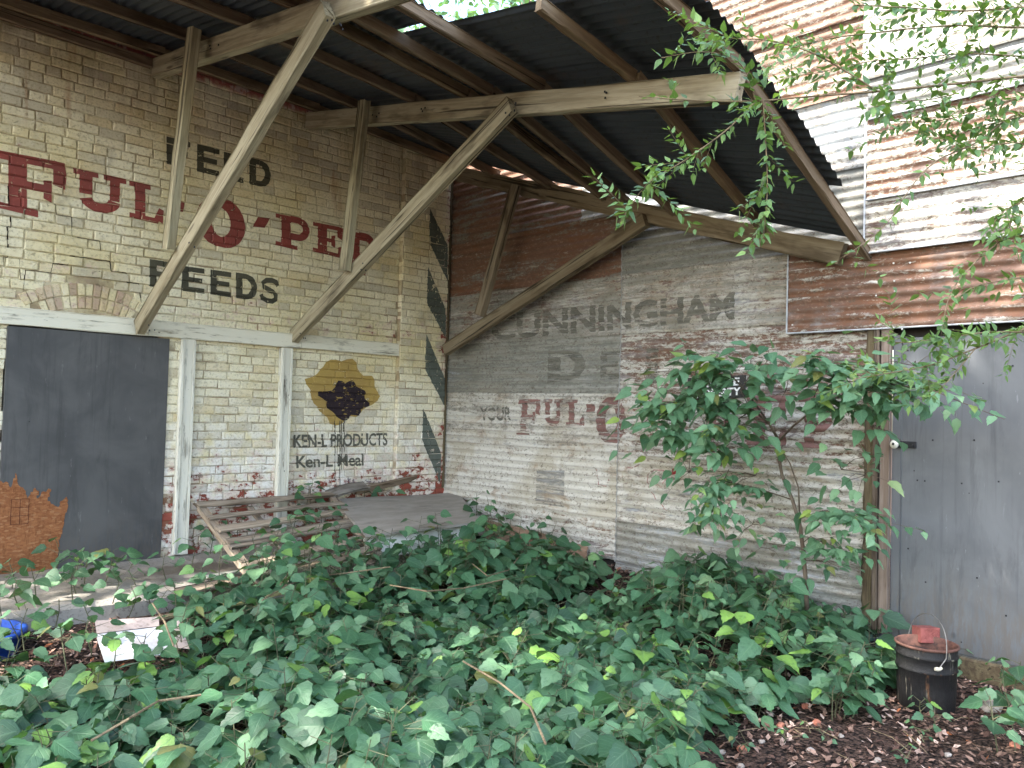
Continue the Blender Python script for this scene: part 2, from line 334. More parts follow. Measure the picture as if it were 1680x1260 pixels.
# ------------------------------------------------------------------ brick wall
BW = empty('brick_wall', 'old cream painted brick wall with faded red and black feed lettering', 'wall', None, 'thing')
CH, BL, JT = .0713, .203, .009
WX0, WX1, WZ0, WZ1 = -6.2, 0.0, .12, 4.47
JOG_X, JOG = -.62, .055
DOOR = (-3.97, -2.845, .22, 2.02)
A0, A1, A2 = PX(23, 486, 1, 0), PX(123, 463, 1, 0), PX(247, 503, 1, 0)
AX = (A0.x+A2.x)/2+.02; half = (A2.x-A0.x)/2; rise = A1.z-(A0.z+A2.z)/2; AR = (half*half+rise*rise)/(2*rise); AZ = A1.z-AR
RING = .098
bricks = []      # x0,x1,z0,z1,face
k = 0; z = WZ0
rb = random.Random(3)
while z < WZ1-.01:
    header = (k % 7 == 3)
    L = BL if not header else BL*.52
    x = WX0-(BL*.5 if k % 2 else 0)-rb.uniform(0, .03)
    while x < WX1:
        l = L*rb.uniform(.93, 1.06)
        if rb.random() < .05 and not header: l *= .55
        a, b = x+JT/2, x+l-JT/2
        x += l
        a2, b2 = max(a, WX0), min(b, WX1)
        spans = [(a2, b2)]
        if a2 < JOG_X < b2: spans = [(a2, JOG_X-.004), (JOG_X, b2)]
        for (p0, p1) in spans:
            if p1-p0 < .022: continue
            zz0, zz1 = z+JT/2*rb.uniform(.7, 1.3), z+CH-JT/2*rb.uniform(.6, 1.2)
            cx, cz = (p0+p1)/2, (zz0+zz1)/2
            if DOOR[0]-.0 < cx < DOOR[1]+.0 and cz < DOOR[3]: continue
            if abs(cx-AX) < half and cz > DOOR[3]-.05 and math.hypot(cx-AX, cz-AZ) < AR+.028: continue
            face = rb.uniform(-.001, .006)+(JOG if p0 >= JOG_X-.001 else 0)
            # the settled crack above the doorway leaves the bricks uneven
            if -4.2 < cx < -2.9 and 2.3 < cz < 2.9: face += rb.uniform(-.002, .008)
            bricks.append((p0, p1, zz0, zz1, face))
    z += CH; k += 1
def wob(x, z): return .018*mnoise.noise(Vector((x*.8, 3, z*.5)))*smooth((z-2.3)/.8)+.004*mnoise.noise(Vector((x*4, 7, z*3)))
bricks = [(a, b, c+wob((a+b)/2, c), d+wob((a+b)/2, d), e) for a, b, c, d, e in bricks]
def brick_mesh(mb, b, tone):
    x0, x1, z0, z1, d = b; j = lambda s=.0032: rb.uniform(-s, s); e = rb.uniform(.004, .008)
    r2 = [(x0+j(), -(d-.006), z0+j()), (x1+j(), -(d-.006), z0+j()), (x1+j(), -(d-.006), z1+j()), (x0+j(), -(d-.006), z1+j())]
    ft = [(x0+e+j(), -d+j(.0012), z0+e+j()), (x1-e+j(), -d+j(.0012), z0+e+j()), (x1-e+j(), -d+j(.0012), z1-e+j()), (x0+e+j(), -d+j(.0012), z1-e+j())]
    r1 = [(p[0], .03, p[2]) for p in r2]
    mb.add(ft+r2+r1, [(0, 1, 2, 3)]+[(4+i, 4+(i+1) % 4, (i+1) % 4, i) for i in range(4)]+[(8+i, 8+(i+1) % 4, 4+(i+1) % 4, 4+i) for i in range(4)], tone)
def vis_size(b):
    c = ((b[0]+b[1])/2, -b[4], (b[2]+b[3])/2); q = proj(c)
    if not (4 < q[0] < 1676 and 4 < q[1] < 1256): return 0
    if c[2] < .45 or 1.98 < c[2] < 2.16 or c[2] > 4.05: return 0
    if b[1]-b[0] < .09: return 0
    return (b[1]-b[0])/q[2]**2
order = sorted(range(len(bricks)), key=lambda i: -vis_size(bricks[i]))
single = set(order[:285])
rest = MB()
for i, b in enumerate(bricks):
    t = rb.random()
    if i in single:
        mb = MB(); brick_mesh(mb, b, t); mb.build('brick', M['brick'], BW)
    else: brick_mesh(rest, b, t)
tag(rest.build('brickwork', M['brick'], BW), kind='stuff')
# arch over the doorway: two rings of bricks on edge
for ring in range(2):
    r1 = AR-ring*RING; r0 = r1-RING+.009
    th = math.asin(min(1, half/AR))*(1.0 if ring == 0 else .80); nb = 17 if ring == 0 else 13
    for i in range(nb):
        a0 = -th+2*th*i/nb; a1 = -th+2*th*(i+1)/nb; g_ = .0045/AR
        def pt(r, a): return (AX+r*math.sin(a), AZ+r*math.cos(a))
        q = [pt(r0, a0+g_), pt(r0, a1-g_), pt(r1, a1-g_), pt(r1, a0+g_)]
        if min(p[1] for p in q) < 2.09: continue
        d = rb.uniform(.0, .007); cx = sum(p[0] for p in q)/4; cz = sum(p[1] for p in q)/4
        mb = MB(); sh = lambda p, s: (cx+(p[0]-cx)*s+rb.uniform(-.002, .002), cz+(p[1]-cz)*s+rb.uniform(-.002, .002))
        ft = [(sh(p, .88)[0], -d, sh(p, .92)[1]) for p in q]; r2 = [(p[0], -d+.006, p[1]) for p in q]; rr = [(p[0], .03, p[1]) for p in q]
        mb.add(ft+r2+rr, [(0, 1, 2, 3)]+[(4+i_, 4+(i_+1) % 4, (i_+1) % 4, i_) for i_ in range(4)]+[(8+i_, 8+(i_+1) % 4, 4+(i_+1) % 4, 4+i_) for i_ in range(4)], rb.random())
        mb.build('arch_brick', M['arch'], BW)
# mortar bed (holes for the doorway), reveal and body of the wall
mb = MB(); MY = .006
def quad(mb, x0, x1, z0, z1, y): mb.add([(x0, y, z0), (x1, y, z0), (x1, y, z1), (x0, y, z1)], [(0, 1, 2, 3)])
quad(mb, WX0, DOOR[0], 0, DOOR[3], MY); quad(mb, DOOR[1], JOG_X, 0, DOOR[3], MY); quad(mb, WX0, JOG_X, DOOR[3], WZ1, MY)
quad(mb, JOG_X, WX1, 0, WZ1, MY-JOG)
mb.add([(JOG_X, MY, 0), (JOG_X, MY-JOG, 0), (JOG_X, MY-JOG, WZ1), (JOG_X, MY, WZ1)], [(0, 1, 2, 3)])
mb.add([(WX0, MY, WZ1), (JOG_X, MY, WZ1), (JOG_X, MY-JOG, WZ1), (WX1, MY-JOG, WZ1), (WX1, .38, WZ1), (WX0, .38, WZ1)], [(0, 1, 2, 3, 4, 5)])
mb.add([(WX0, MY, 0), (WX0, MY, WZ1), (WX0, .38, WZ1), (WX0, .38, 0)], [(0, 1, 2, 3)])
mb.add([(WX0, .38, 0), (WX0, .38, WZ1), (WX1, .38, WZ1), (WX1, .38, 0)], [(0, 1, 2, 3)])
mb.build('mortar_bed', M['mortar'], BW)

def plank(name, p0, p1, wd, ht, up, mat, parent=None, color=(1, 1, 1, 1), jit=.0025, seg=8, bow=0.0, bev=.006):
    """a board from p0 to p1 with its own grain direction (local x), width across, height along 'up'"""
    p0, p1 = Vector(p0), Vector(p1); x = (p1-p0); L = x.length; x.normalize(); upv = Vector(up); y = upv.cross(x).normalized(); zv = x.cross(y)
    r = random.Random(hash((round(p0.x, 3), round(p1.y, 3), name)) & 0xffff if False else int(abs(p0.x*731+p1.y*377+p1.z*191)*1000) & 0xffff)
    prof = []
    for (a, b) in ((-1, -1), (1, -1), (1, 1), (-1, 1)):
        prof += [(a*(wd/2-bev*(1 if b*a > 0 else 0)), b*(ht/2-bev*(0 if b*a > 0 else 1))), (a*(wd/2-bev*(0 if b*a > 0 else 1)), b*(ht/2-bev*(1 if b*a > 0 else 0)))]
    mb = MB(); vv = []
    for i in range(seg+1):
        t = i/seg; bz = bow*4*t*(1-t)
        jx = r.uniform(-.006, .006) if i in (0, seg) else 0
        for (a, b) in prof: vv.append((L*t+jx+(r.uniform(-.006, .006) if i in (0, seg) else 0), a+r.uniform(-jit, jit), b+bz+r.uniform(-jit, jit)))
    ff = [(i*8+k, i*8+(k+1) % 8, (i+1)*8+(k+1) % 8, (i+1)*8+k) for i in range(seg) for k in range(8)]
    ff += [tuple(range(8))[::-1], tuple(range(seg*8, seg*8+8))]
    mb.add(vv, ff); me = mb.mesh(name)
    me.materials.append(mat); o = bpy.data.objects.new(name, me); COL.objects.link(o)
    o.matrix_basis = Matrix(((x.x, y.x, zv.x, p0.x), (x.y, y.y, zv.y, p0.y), (x.z, y.z, zv.z, p0.z), (0, 0, 0, 1)))
    o.color = color
    if parent is not None:
        o.parent = parent; o.matrix_parent_inverse = Matrix.Translation(parent.location).inverted() if parent.type == 'EMPTY' else Matrix.Identity(4)
    return o
# ledge boards and posts
zl = 2.067
for a, b in ((-6.1, -3.02), (-3.015, -1.70), (-1.695, -.60)):
    plank('ledge_board', (a, -.02, zl+U(-.003, .003)), (b, -.02, zl+U(-.003, .003)), .055, .125, (0, 0, 1), M['cream_wood'], BW, (1, 1, 1, 1))
for x, wd, b in ((-2.70, .115, .28), (-1.83, .105, .30), (-4.36, .11, .28)):
    plank('post', (x, -.022, b), (x-.002, -.022, 2.001), wd, .05, (0, 1, 0), M['cream_wood'], BW, (.97, .97, 1, 1))
    for s in (-1, 1): plank('moulding', (x+s*(wd/2-.012), -.054, b+.01), (x+s*(wd/2-.012), -.054, 1.99), .020, .014, (0, 1, 0), M['cream_wood'], BW, (.95, .96, 1, 1), jit=.001, bev=.003)
# boarded doorway
M['ply_dark'] = m_ply_grey('charcoal_painted_board', (.052, .052, .053), (.088, .086, .084))
M['osb'] = m_osb()
dr = MB(); dr.box(((DOOR[0]+DOOR[1])/2+.005, -.008, (DOOR[2]+1.995)/2), DOOR[1]-DOOR[0]-.006, .03, 1.995-DOOR[2], .003)
door_l = dr.build('door_panel', M['ply_dark'], BW); door_l['label'] = 'charcoal painted board closing the doorway'
# torn lower corner: raw splintered board
px_out = [(-20, 793), (10, 790), (18, 800), (26, 776), (30, 795), (38, 800), (45, 818), (58, 800), (64, 806), (60, 818), (72, 806), (84, 803), (78, 822), (88, 828), (96, 832), (100, 822), (109, 815), (112, 822), (106, 850), (98, 885), (92, 925), (88, 1010), (-20, 1010)]
_r = random.Random(4); _o = []
for i in range(len(px_out)-1):
    a, b = px_out[i], px_out[i+1]; n_ = max(1, int(math.hypot(b[0]-a[0], b[1]-a[1])/3.5)) if b[1] < 1000 else 1
    _o += [(a[0]+(b[0]-a[0])*k/n_+_r.uniform(-1.6, 1.6)*(k > 0), a[1]+(b[1]-a[1])*k/n_+_r.uniform(-2.6, 2.6)*(k > 0)) for k in range(n_)]
px_out = _o+[px_out[-1]]
pts = [PX(a, b, 1, -.026) for a, b in px_out]; pts = [(max(p.x, DOOR[0]+.004), -.026, max(p.z, DOOR[2]+.004)) for p in pts]
def fill_poly(pts2):       # triangulate a 2-D outline, returns verts, tris
    bm = bmesh.new(); vs_ = [bm.verts.new((p[0], p[1], 0)) for p in pts2]; bm.faces.new(vs_)
    bmesh.ops.triangulate(bm, faces=list(bm.faces)); bm.verts.index_update()
    r = ([(v.co.x, v.co.y) for v in bm.verts], [[v.index for v in f.verts] for f in bm.faces]); bm.free(); return r
v2, t2 = fill_poly([(p[0], p[2]) for p in pts])
mb = MB(); mb.add([(a, -.0265, b) for a, b in v2], t2)
for i in range(len(pts)):          # raised fibrous lip along the tear
    a, b = Vector(pts[i]), Vector(pts[(i+1) % len(pts)])
    mb.add([a, b, b+Vector((0, .004, 0)), a+Vector((0, .004, 0))], [(0, 1, 2, 3)])
mb.build('torn_face', M['osb'], door_l)
# faint stamp on the raw board
M['stamp'] = m_paint('stamp_ink', (.10, .03, .015), .5, .7, scale=60)
mb = MB(); sx0, sz0, sx1, sz1 = PX(17, 819, 1, 0).x, PX(17, 860, 1, 0).z, PX(46, 819, 1, 0).x, PX(17, 819, 1, 0).z
def bar(mb, x0, z0, x1, z1, y): mb.add([(x0, y, z0), (x1, y, z0), (x1, y, z1), (x0, y, z1)], [(0, 1, 2, 3)])
for i in range(4): bar(mb, sx0, sz0+(sz1-sz0)*i/3-.002, sx1, sz0+(sz1-sz0)*i/3+.002, -.0285)
for i in range(3): bar(mb, sx0+(sx1-sx0)*i/2-.002, sz0, sx0+(sx1-sx0)*i/2+.002, sz1, -.0292)
mb.build('ink_stamp', M['stamp'], door_l)
mb = MB(); mb.box(((DOOR[0]+DOOR[1])/2, .10, 2.12), half*1.5, .02, .14); mb.build('boarded_transom', m_simple('transom_grey', (.16, .17, .19)), BW)
# cracks that step along the joints
M['crack'] = m_simple('crack_shadow', (.018, .013, .009), .95, 0, .1)
def crack(px, wd):
    P_ = [PX(a, b, 1, 0) for a, b in px]; Q = []
    for i, p in enumerate(P_):
        zz = WZ0+round((p.z-WZ0)/CH)*CH
        if i and abs(Q[-1][1]-zz) > .01: Q.append((p.x-.01, Q[-1][1])); Q.append((p.x, zz))
        else: Q.append((p.x, zz))
    mb = MB()
    for i in range(len(Q)-1):
        a, b = Vector(Q[i]), Vector(Q[i+1]); d = b-a
        if d.length < 1e-4: continue
        nrm = Vector((-d.y, d.x)).normalized(); k = max(1, int(d.length/.03))
        for j in range(k):
            w0 = wd*rb.uniform(.15, .85); c0 = a+d*(j/k); c1 = a+d*((j+1)/k); o0 = nrm*rb.uniform(-.003, .003)
            mb.add([(c0+o0-nrm*w0)[:]+(0,), (c1-nrm*w0)[:]+(0,), (c1+nrm*w0)[:]+(0,), (c0+o0+nrm*w0)[:]+(0,)], [(0, 1, 2, 3)])
    y = -.0078-.0002*rb.random(); mb.v = [(v[0], y-1e-5*i, v[1]) for i, v in enumerate(mb.v)]
    mb.build('crack', M['crack'], BW)
crack([(16, 308), (14, 345), (17, 380), (12, 425), (6, 440)], .006)
crack([(88, 342), (92, 358), (118, 364), (118, 385), (142, 392), (165, 408)], .0035)
crack([(38, 478), (41, 450), (66, 440), (86, 432), (114, 424), (145, 425)], .0045)
crack([(145, 425), (182, 438), (185, 452), (208, 458), (212, 470), (229, 480), (231, 490)], .0045)
crack([(655, 255), (654, 300), (655, 345)], .004)
crack([(30, 420), (33, 436), (34, 452)], .003)

# ------------------------------------------------------------------ lettering cut to the bricks it is painted on
def clip(poly, ax, v, keep_greater):
    out = []
    for i in range(len(poly)):
        a, b = poly[i], poly[(i+1) % len(poly)]
        ia = (a[ax] >= v) if keep_greater else (a[ax] <= v); ib = (b[ax] >= v) if keep_greater else (b[ax] <= v)
        if ia: out.append(a)
        if ia != ib:
            t = (v-a[ax])/(b[ax]-a[ax]); out.append((a[0]+(b[0]-a[0])*t, a[1]+(b[1]-a[1])*t))
    return out
def paint_on_bricks(name, polys, mat, lift=.0014, label=None):
    """polys: convex outlines in wall (x, z)"""
    mb = MB()
    for pi, P in enumerate(polys):
        x0 = min(p[0] for p in P); x1 = max(p[0] for p in P); z0 = min(p[1] for p in P); z1 = max(p[1] for p in P)
        base = MY-lift-pi*4e-5-(JOG if x0 > JOG_X else 0)
        mb.add([(p[0], base, p[1]) for p in P], [tuple(range(len(P)))])
        for b in bricks:
            if b[0] > x1 or b[1] < x0 or b[2] > z1 or b[3] < z0: continue
            e = .0062; X0, X1, Z0, Z1, d = b; y_in = -d-lift-.0012-pi*4e-5
            def reg(a0, a1, c0, c1, fn):
                q = clip(clip(clip(clip(P, 0, a0, True), 0, a1, False), 1, c0, True), 1, c1, False)
                if len(q) >= 3: mb.add([(p[0], y_in+fn(p), p[1]) for p in q], [tuple(range(len(q)))])
            reg(X0+e, X1-e, Z0+e, Z1-e, lambda p: 0.0)
            reg(X0-.003, X0+e, Z0+e, Z1-e, lambda p: .0062*(X0+e-p[0])/e); reg(X1-e, X1+.003, Z0+e, Z1-e, lambda p: .0062*(p[0]-X1+e)/e)
            reg(X0, X1, Z0-.003, Z0+e, lambda p: .0062*(Z0+e-p[1])/e); reg(X0, X1, Z1-e, Z1+.003, lambda p: .0062*(p[1]-Z1+e)/e)
    if not mb.v: return None
    o = mb.build(name, mat, BW)
    if label: o['label'] = label
    return o
def stroke(pts, wd, closed=False):
    P = [Vector(p) for p in pts]; n = len(P); out = []; offs = []
    for i in range(n):
        if closed: a, b = P[i-1], P[(i+1) % n]
        else: a, b = P[max(i-1, 0)], P[min(i+1, n-1)]
        t = (b-a).normalized(); nn = Vector((-t.y, t.x)); w_ = wd[i] if isinstance(wd, list) else wd
        offs.append((P[i]+nn*w_/2, P[i]-nn*w_/2))
    for i in range(n if closed else n-1):
        a, b = offs[i], offs[(i+1) % n]; out.append([a[0][:], a[1][:], b[1][:], b[0][:]])
    return out
def rect(x0, y0, x1, y1): return [[(x0, y0), (x1, y0), (x1, y1), (x0, y1)]]
def arc(cx, cy, rx, ry, a0, a1, n=14): return [(cx+rx*math.cos(math.radians(a0+(a1-a0)*i/n)), cy+ry*math.sin(math.radians(a0+(a1-a0)*i/n))) for i in range(n+1)]
def slab_letter(ch):     # fat poster letters with slab serifs, unit box
    if ch == 'F': return rect(.16, .10, .42, .90)+rect(0, 0, .58, .12)+rect(0, .86, .85, 1)+rect(.42, .44, .66, .57)+[[(.66, .34), (.78, .30), (.78, .66), (.66, .64)], [(.80, .60), (.98, .56), (1, .80), (.97, .99), (.80, 1.0)]]
    if ch == 'U': return rect(0, .86, .46, 1)+rect(.56, .86, 1, 1)+stroke([(.23, .88), (.23, .40)], .24)+stroke(arc(.50, .34, .27, .24, 190, 355, 10), .24)+stroke([(.78, .88), (.77, .34)], .19)
    if ch == 'L': return rect(.16, .10, .46, .90)+rect(0, .86, .62, 1)+rect(0, 0, .85, .13)+[[(.72, .12), (.98, .02), (1, .38), (.86, .42)]]
    if ch == 'O': return stroke([(.5+.36*math.cos(a*math.pi/14), .5+.40*math.sin(a*math.pi/14)) for a in range(28)], [.20+.12*abs(math.cos(a*math.pi/14)) for a in range(28)], True)
    if ch == 'P': return rect(.16, .10, .44, .90)+rect(0, 0, .62, .13)+rect(0, .87, .5, 1)+stroke([(.42, .925)]+arc(.62, .66, .25, .265, 88, -90, 12)+[(.42, .395)], .20)
    if ch == 'E': return rect(.16, .10, .46, .90)+rect(0, 0, .86, .13)+rect(0, .87, .86, 1)+rect(.46, .44, .62, .57)+[[(.60, .34), (.73, .30), (.73, .70), (.60, .66)], [(.80, .66), (.98, .58), (1, .98), (.80, 1)], [(.80, .0), (1, .02), (1, .40), (.84, .34)]]
    if ch == '-': return rect(0, 0, 1, 1)
def sans_letter(ch, t=.30):
    if ch == 'F': return rect(0, 0, t, 1)+rect(t, .80, 1, 1)+rect(t, .42, .88, .60)
    if ch == 'E': return rect(0, 0, t, 1)+rect(t, .80, 1, 1)+rect(t, .41, .90, .59)+rect(t, 0, 1, .20)
    if ch == 'D': return rect(0, 0, t, 1)+stroke([(t, .90)]+arc(.42, .5, .43, .40, 88, -88, 14)+[(t, .10)], [.20]*4+[.27]*9+[.20]*4)
    if ch == 'S': return stroke([(.93, .72), (.85, .86), (.62, .91), (.34, .88), (.17, .76), (.20, .62), (.42, .54), (.66, .47), (.83, .36), (.82, .20), (.62, .09), (.35, .09), (.12, .17), (.06, .30)], .20)
def bil(u, v, q):        # q: TL TR BR BL wall points
    t = q[0]*(1-u)+q[1]*u; b = q[3]*(1-u)+q[2]*u; return b*(1-v)+t*v
def wall_quad(px): return [Vector((PX(a, b, 1, 0).x, PX(a, b, 1, 0).z)) for a, b in px]
def put(polys, px):
    q = wall_quad(px); return [[bil(p[0], p[1], q)[:] for p in P] for P in polys]
M['red_paint'] = m_paint('faded_red_paint', (.245, .058, .046), .58, .67, scale=18, col2=(.20, .055, .045))
M['black_paint'] = m_paint('faded_black_green_paint', (.060, .058, .042), .59, .68, scale=16, col2=(.08, .075, .05))
M['grey_paint'] = m_paint('thin_grey_paint', (.12, .115, .09), .55, .66, scale=26)
M['slate_paint'] = m_paint('slate_green_paint', (.12, .135, .115), .56, .66, scale=14)
for ch, px in (('F', [(-6, 246), (109, 268), (109, 368), (-6, 341)]), ('U', [(120, 275), (207, 294), (207, 355), (120, 340)]), ('L', [(212, 296), (268, 308), (268, 369), (212, 356)]),
               ('-', [(276, 326), (303, 331), (300, 348), (273, 343)]), ('O', [(324, 316), (401, 333), (400, 414), (322, 396)]), ('-', [(423, 356), (443, 358), (434, 374), (414, 372)]),
               ('P', [(452, 350), (509, 362), (509, 416), (452, 402)]), ('E', [(513, 364), (563, 374), (563, 425), (513, 412)]), ('P', [(565, 377), (620, 389), (620, 457), (565, 443)])):
    paint_on_bricks('painted_letter', put(slab_letter(ch), px), M['red_paint'])
for ch, px in (('F', [(273, 224), (312, 233), (312, 278), (273, 269)]), ('E', [(323, 236), (360, 245), (359, 290), (323, 281)]), ('E', [(367, 249), (400, 257), (399, 301), (367, 293)]), ('D', [(409, 258), (445, 267), (444, 311), (409, 302)]),
               ('F', [(245, 425), (284, 431), (284, 476), (245, 470)]), ('E', [(298, 436), (335, 441), (335, 482), (298, 477)]), ('E', [(345, 442), (379, 447), (379, 488), (345, 483)]), ('D', [(387, 447), (422, 452), (422, 494), (387, 489)]), ('S', [(426, 453), (458, 458), (458, 500), (426, 495)])):
    paint_on_bricks('painted_letter', put(sans_letter(ch), px), M['black_paint'])

def text_tris(s, bold=.0):
    cu = bpy.data.curves.new('t', 'FONT'); cu.body = s; cu.offset = bold; cu.resolution_u = 3
    ob = bpy.data.objects.new('t', cu); COL.objects.link(ob); dg = bpy.context.evaluated_depsgraph_get(); dg.update()
    me = bpy.data.meshes.new_from_object(ob.evaluated_get(dg)); me.calc_loop_triangles()
    v = [(a.co.x, a.co.y) for a in me.vertices]; T = [[v[i] for i in t.vertices] for t in me.loop_triangles]
    bpy.data.objects.remove(ob); bpy.data.curves.remove(cu); bpy.data.meshes.remove(me)
    x0 = min(p[0] for t in T for p in t); x1 = max(p[0] for t in T for p in t); y0 = min(p[1] for t in T for p in t); y1 = max(p[1] for t in T for p in t)
    return [[((p[0]-x0)/(x1-x0), (p[1]-y0)/(y1-y0)) for p in t] for t in T]
paint_on_bricks('painted_words', put(text_tris('KEN-L PRODUCTS', .022), [(481, 713), (635, 710), (635, 731), (481, 735)]), M['grey_paint'])
paint_on_bricks('painted_words', put(text_tris('Ken-L Meal', .022), [(485, 748), (596, 744), (596, 764), (485, 768)]), M['grey_paint'])
paint_on_bricks('painted_words', put(text_tris('L Ration', .02), [(547, 785), (636, 782), (636, 800), (547, 804)]), m_paint('faded_purple_grey_paint', (.24, .18, .20), .40, .54, scale=26))
# slanted stripes down the corner pilaster (drawn on its proud face)
for px in ([(705, 342), (734, 402), (734, 462), (704, 398)], [(702, 438), (731, 508), (731, 556), (700, 497)], [(699, 548), (730, 622), (730, 668), (697, 606)], [(694, 670), (723, 742), (722, 794), (692, 722)]):
    q = [PX(a, b, 1, -JOG) for a, b in px]; paint_on_bricks('painted_stripe', [[(min(p.x, -.008), p.z) for p in q]], M['slate_paint'])
# weathered ochre patch with a dark smear (plain paint, no picture)
M['ochre'] = m_paint('ochre_paint', (.38, .26, .075), .62, .70, scale=9, col2=(.33, .22, .07))
M['smear'] = m_paint('black_smear_paint', (.028, .018, .022), .56, .62, (1, 1, 2.6), scale=13)
def blob(cx, cy, rx, ry, seed, rough=.12, n=40):
    r = random.Random(seed); out = []
    for i in range(n):
        a = 2*math.pi*i/n; k = 1+rough*mnoise.noise(Vector((math.cos(a)*2.2+seed, math.sin(a)*2.2, 0)))+r.uniform(-.03, .03); out.append((cx+rx*k*math.cos(a), cy+ry*k*math.sin(a)))
    c = (cx, cy); return [[c, out[i], out[(i+1) % n]] for i in range(n)]
def px_to_wall(polys): return [[(PX(p[0], p[1], 1, 0).x, PX(p[0], p[1], 1, 0).z) for p in P] for P in polys]
paint_on_bricks('paint_patch', px_to_wall(blob(560, 640, 54, 50, 5, .42)), M['ochre'], label='weathered plain ochre paint patch')
paint_on_bricks('paint_smear', px_to_wall(blob(566, 655, 34, 30, 11, .6)), M['smear'], lift=.0035)
mb_dr = [[(a-.9, 690), (a+.9, 690), (a+.5, b), (a-.5, b)] for a, b in ((549, 790), (557, 798), (560, 770), (564, 742))]
paint_on_bricks('paint_drip', px_to_wall(mb_dr), m_paint('drip_paint', (.10, .085, .06), .5, .62, scale=40), lift=.0035)

# ------------------------------------------------------------------ corrugated metal wall (plane x = 0, corrugations level)
MW = empty('metal_wall', 'tall wall of rusted and peeling corrugated metal sheets with faded lettering', 'wall', None, 'thing')
PIT = .0677; AMP = .0075; YS = -2.345
def dent(y, z): return mnoise.noise(Vector((y*1.1, z*1.6, 4)))*.012+mnoise.noise(Vector((y*4, z*4, 8)))*.003
SHEETS = []
def sheet_depth(sh, y, z):
    y0, y1, z0, z1, base, *_ = sh; t = (z-z0)/(z1-z0); yy = (y-y0)/(y1-y0)
    d = base+.010*(1-t)+dent(y, z)+(AMP if y < YS or z > 2.7 else AMP*.70)*math.sin(2*math.pi*z/PIT)
    return d
def sheet(y0, y1, z0, z1, base, color, sag=None, ragged=.0, name='metal_sheet', sk=0.0):
    sh = (y0, y1, z0, z1, base); SHEETS.append(sh)
    nz = max(6, int((z1-z0)/PIT*8)); ny = max(8, int(abs(y1-y0)/.07)); mb = MB()
    for j in range(nz+1):
        for i in range(ny+1):
            t = i/ny; y = y0+(y1-y0)*t; z = z0+(z1-z0)*j/nz
            zz = z+sk*(t-.5)
            if ragged:
                lowk = (1-j/nz)**3; zz += ragged*lowk*(.5+mnoise.noise(Vector((y*6, 1, z0)))+.5*mnoise.noise(Vector((y*23, 2, z0))))
            if sag: zz += sag(t)*(1-j/nz)
            yy = y+(.004*mnoise.noise(Vector((0, 2, z*9))) if i in (0, ny) else 0)
            mb.v.append((-sheet_depth(sh, y, z), yy, zz)); mb.tone.append(.5)
    mb.f = [(j*(ny+1)+i, j*(ny+1)+i+1, (j+1)*(ny+1)+i+1, (j+1)*(ny+1)+i) for j in range(nz) for i in range(ny)]
    return mb.build(name, M['metal'], MW, color, True)
Z = [.28, .64, 1.19, 1.69, 2.18, 2.68, 3.22, 3.76, 4.30, 4.84, 5.30]
YS = -2.345
# (rust, grey, cream, seed)
left = [(.58, .36, .60, .11), (.44, .40, .68, .22), (.47, .45, .635, .33), (.48, .57, .55, .44), (.55, .49, .575, .55), (.80, .42, .46, .66), (.76, .46, .42, .77), (.62, .3, .3, .18), (.55, .3, .3, .27), (.5, .3, .3, .37)]  # upper rows: real rust, deepened further to darken the corner under the roof
right = [(.46, .50, .56, .16), (.50, .42, .61, .26), (.56, .40, .575, .36), (.57, .38, .545, .46), (.53, .47, .585, .56), (.46, .58, .53, .86)]
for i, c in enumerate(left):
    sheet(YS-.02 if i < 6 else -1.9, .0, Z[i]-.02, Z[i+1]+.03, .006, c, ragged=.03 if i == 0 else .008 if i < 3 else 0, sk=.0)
for i, c in enumerate(right):
    sheet(-4.40, YS+.03, Z[i]-.02-(.0 if i else .1), Z[i+1]+.03, .018 if i != 2 else .014, c, ragged=.02 if i == 0 else .0)
# the wall above and beyond the awning
sheet(-4.36, -1.85, 3.18, 3.72, .022, (.36, .30, .52, .71)); sheet(-4.36, -1.85, 3.68, 4.24, .026, (.66, .25, .53, .81)); sheet(-4.36, -1.85, 4.20, 4.78, .030, (.68, .25, .52, .91)); sheet(-4.36, -1.85, 4.74, 5.30, .034, (.72, .3, .5, .95))
red = sheet(-9.0, -3.81, 2.095, 2.66, .062, (.60, .34, .475, .15)); red['label'] = 'dull red sheet above the door'
sheet(-9.0, -4.345, 2.60, 3.02, .085, (.52, .25, .57, .25), sk=-.03); sheet(-9.0, -4.36, 2.94, 3.52, .094, (.58, .3, .54, .35), sk=-.02); sheet(-9.0, -4.365, 3.46, 3.80, .100, (.40, .5, .44, .45)); sheet(-9.0, -4.33, 3.72, 4.30, .108, (.42, .20, .62, .59)); sheet(-9.0, -4.33, 4.26, 4.84, .112, (.42, .2, .62, .65)); sheet(-9.0, -4.33, 4.80, 5.30, .116, (.46, .24, .8, .75))
for i, c in enumerate([(.50, .48, .56, .19), (.52, .42, .60, .29), (.56, .40, .57, .39), (.60, .4, .54, .49)]):
    sheet(-9.0, -5.72, .12+.5*i, .66+.5*i, .016, c)
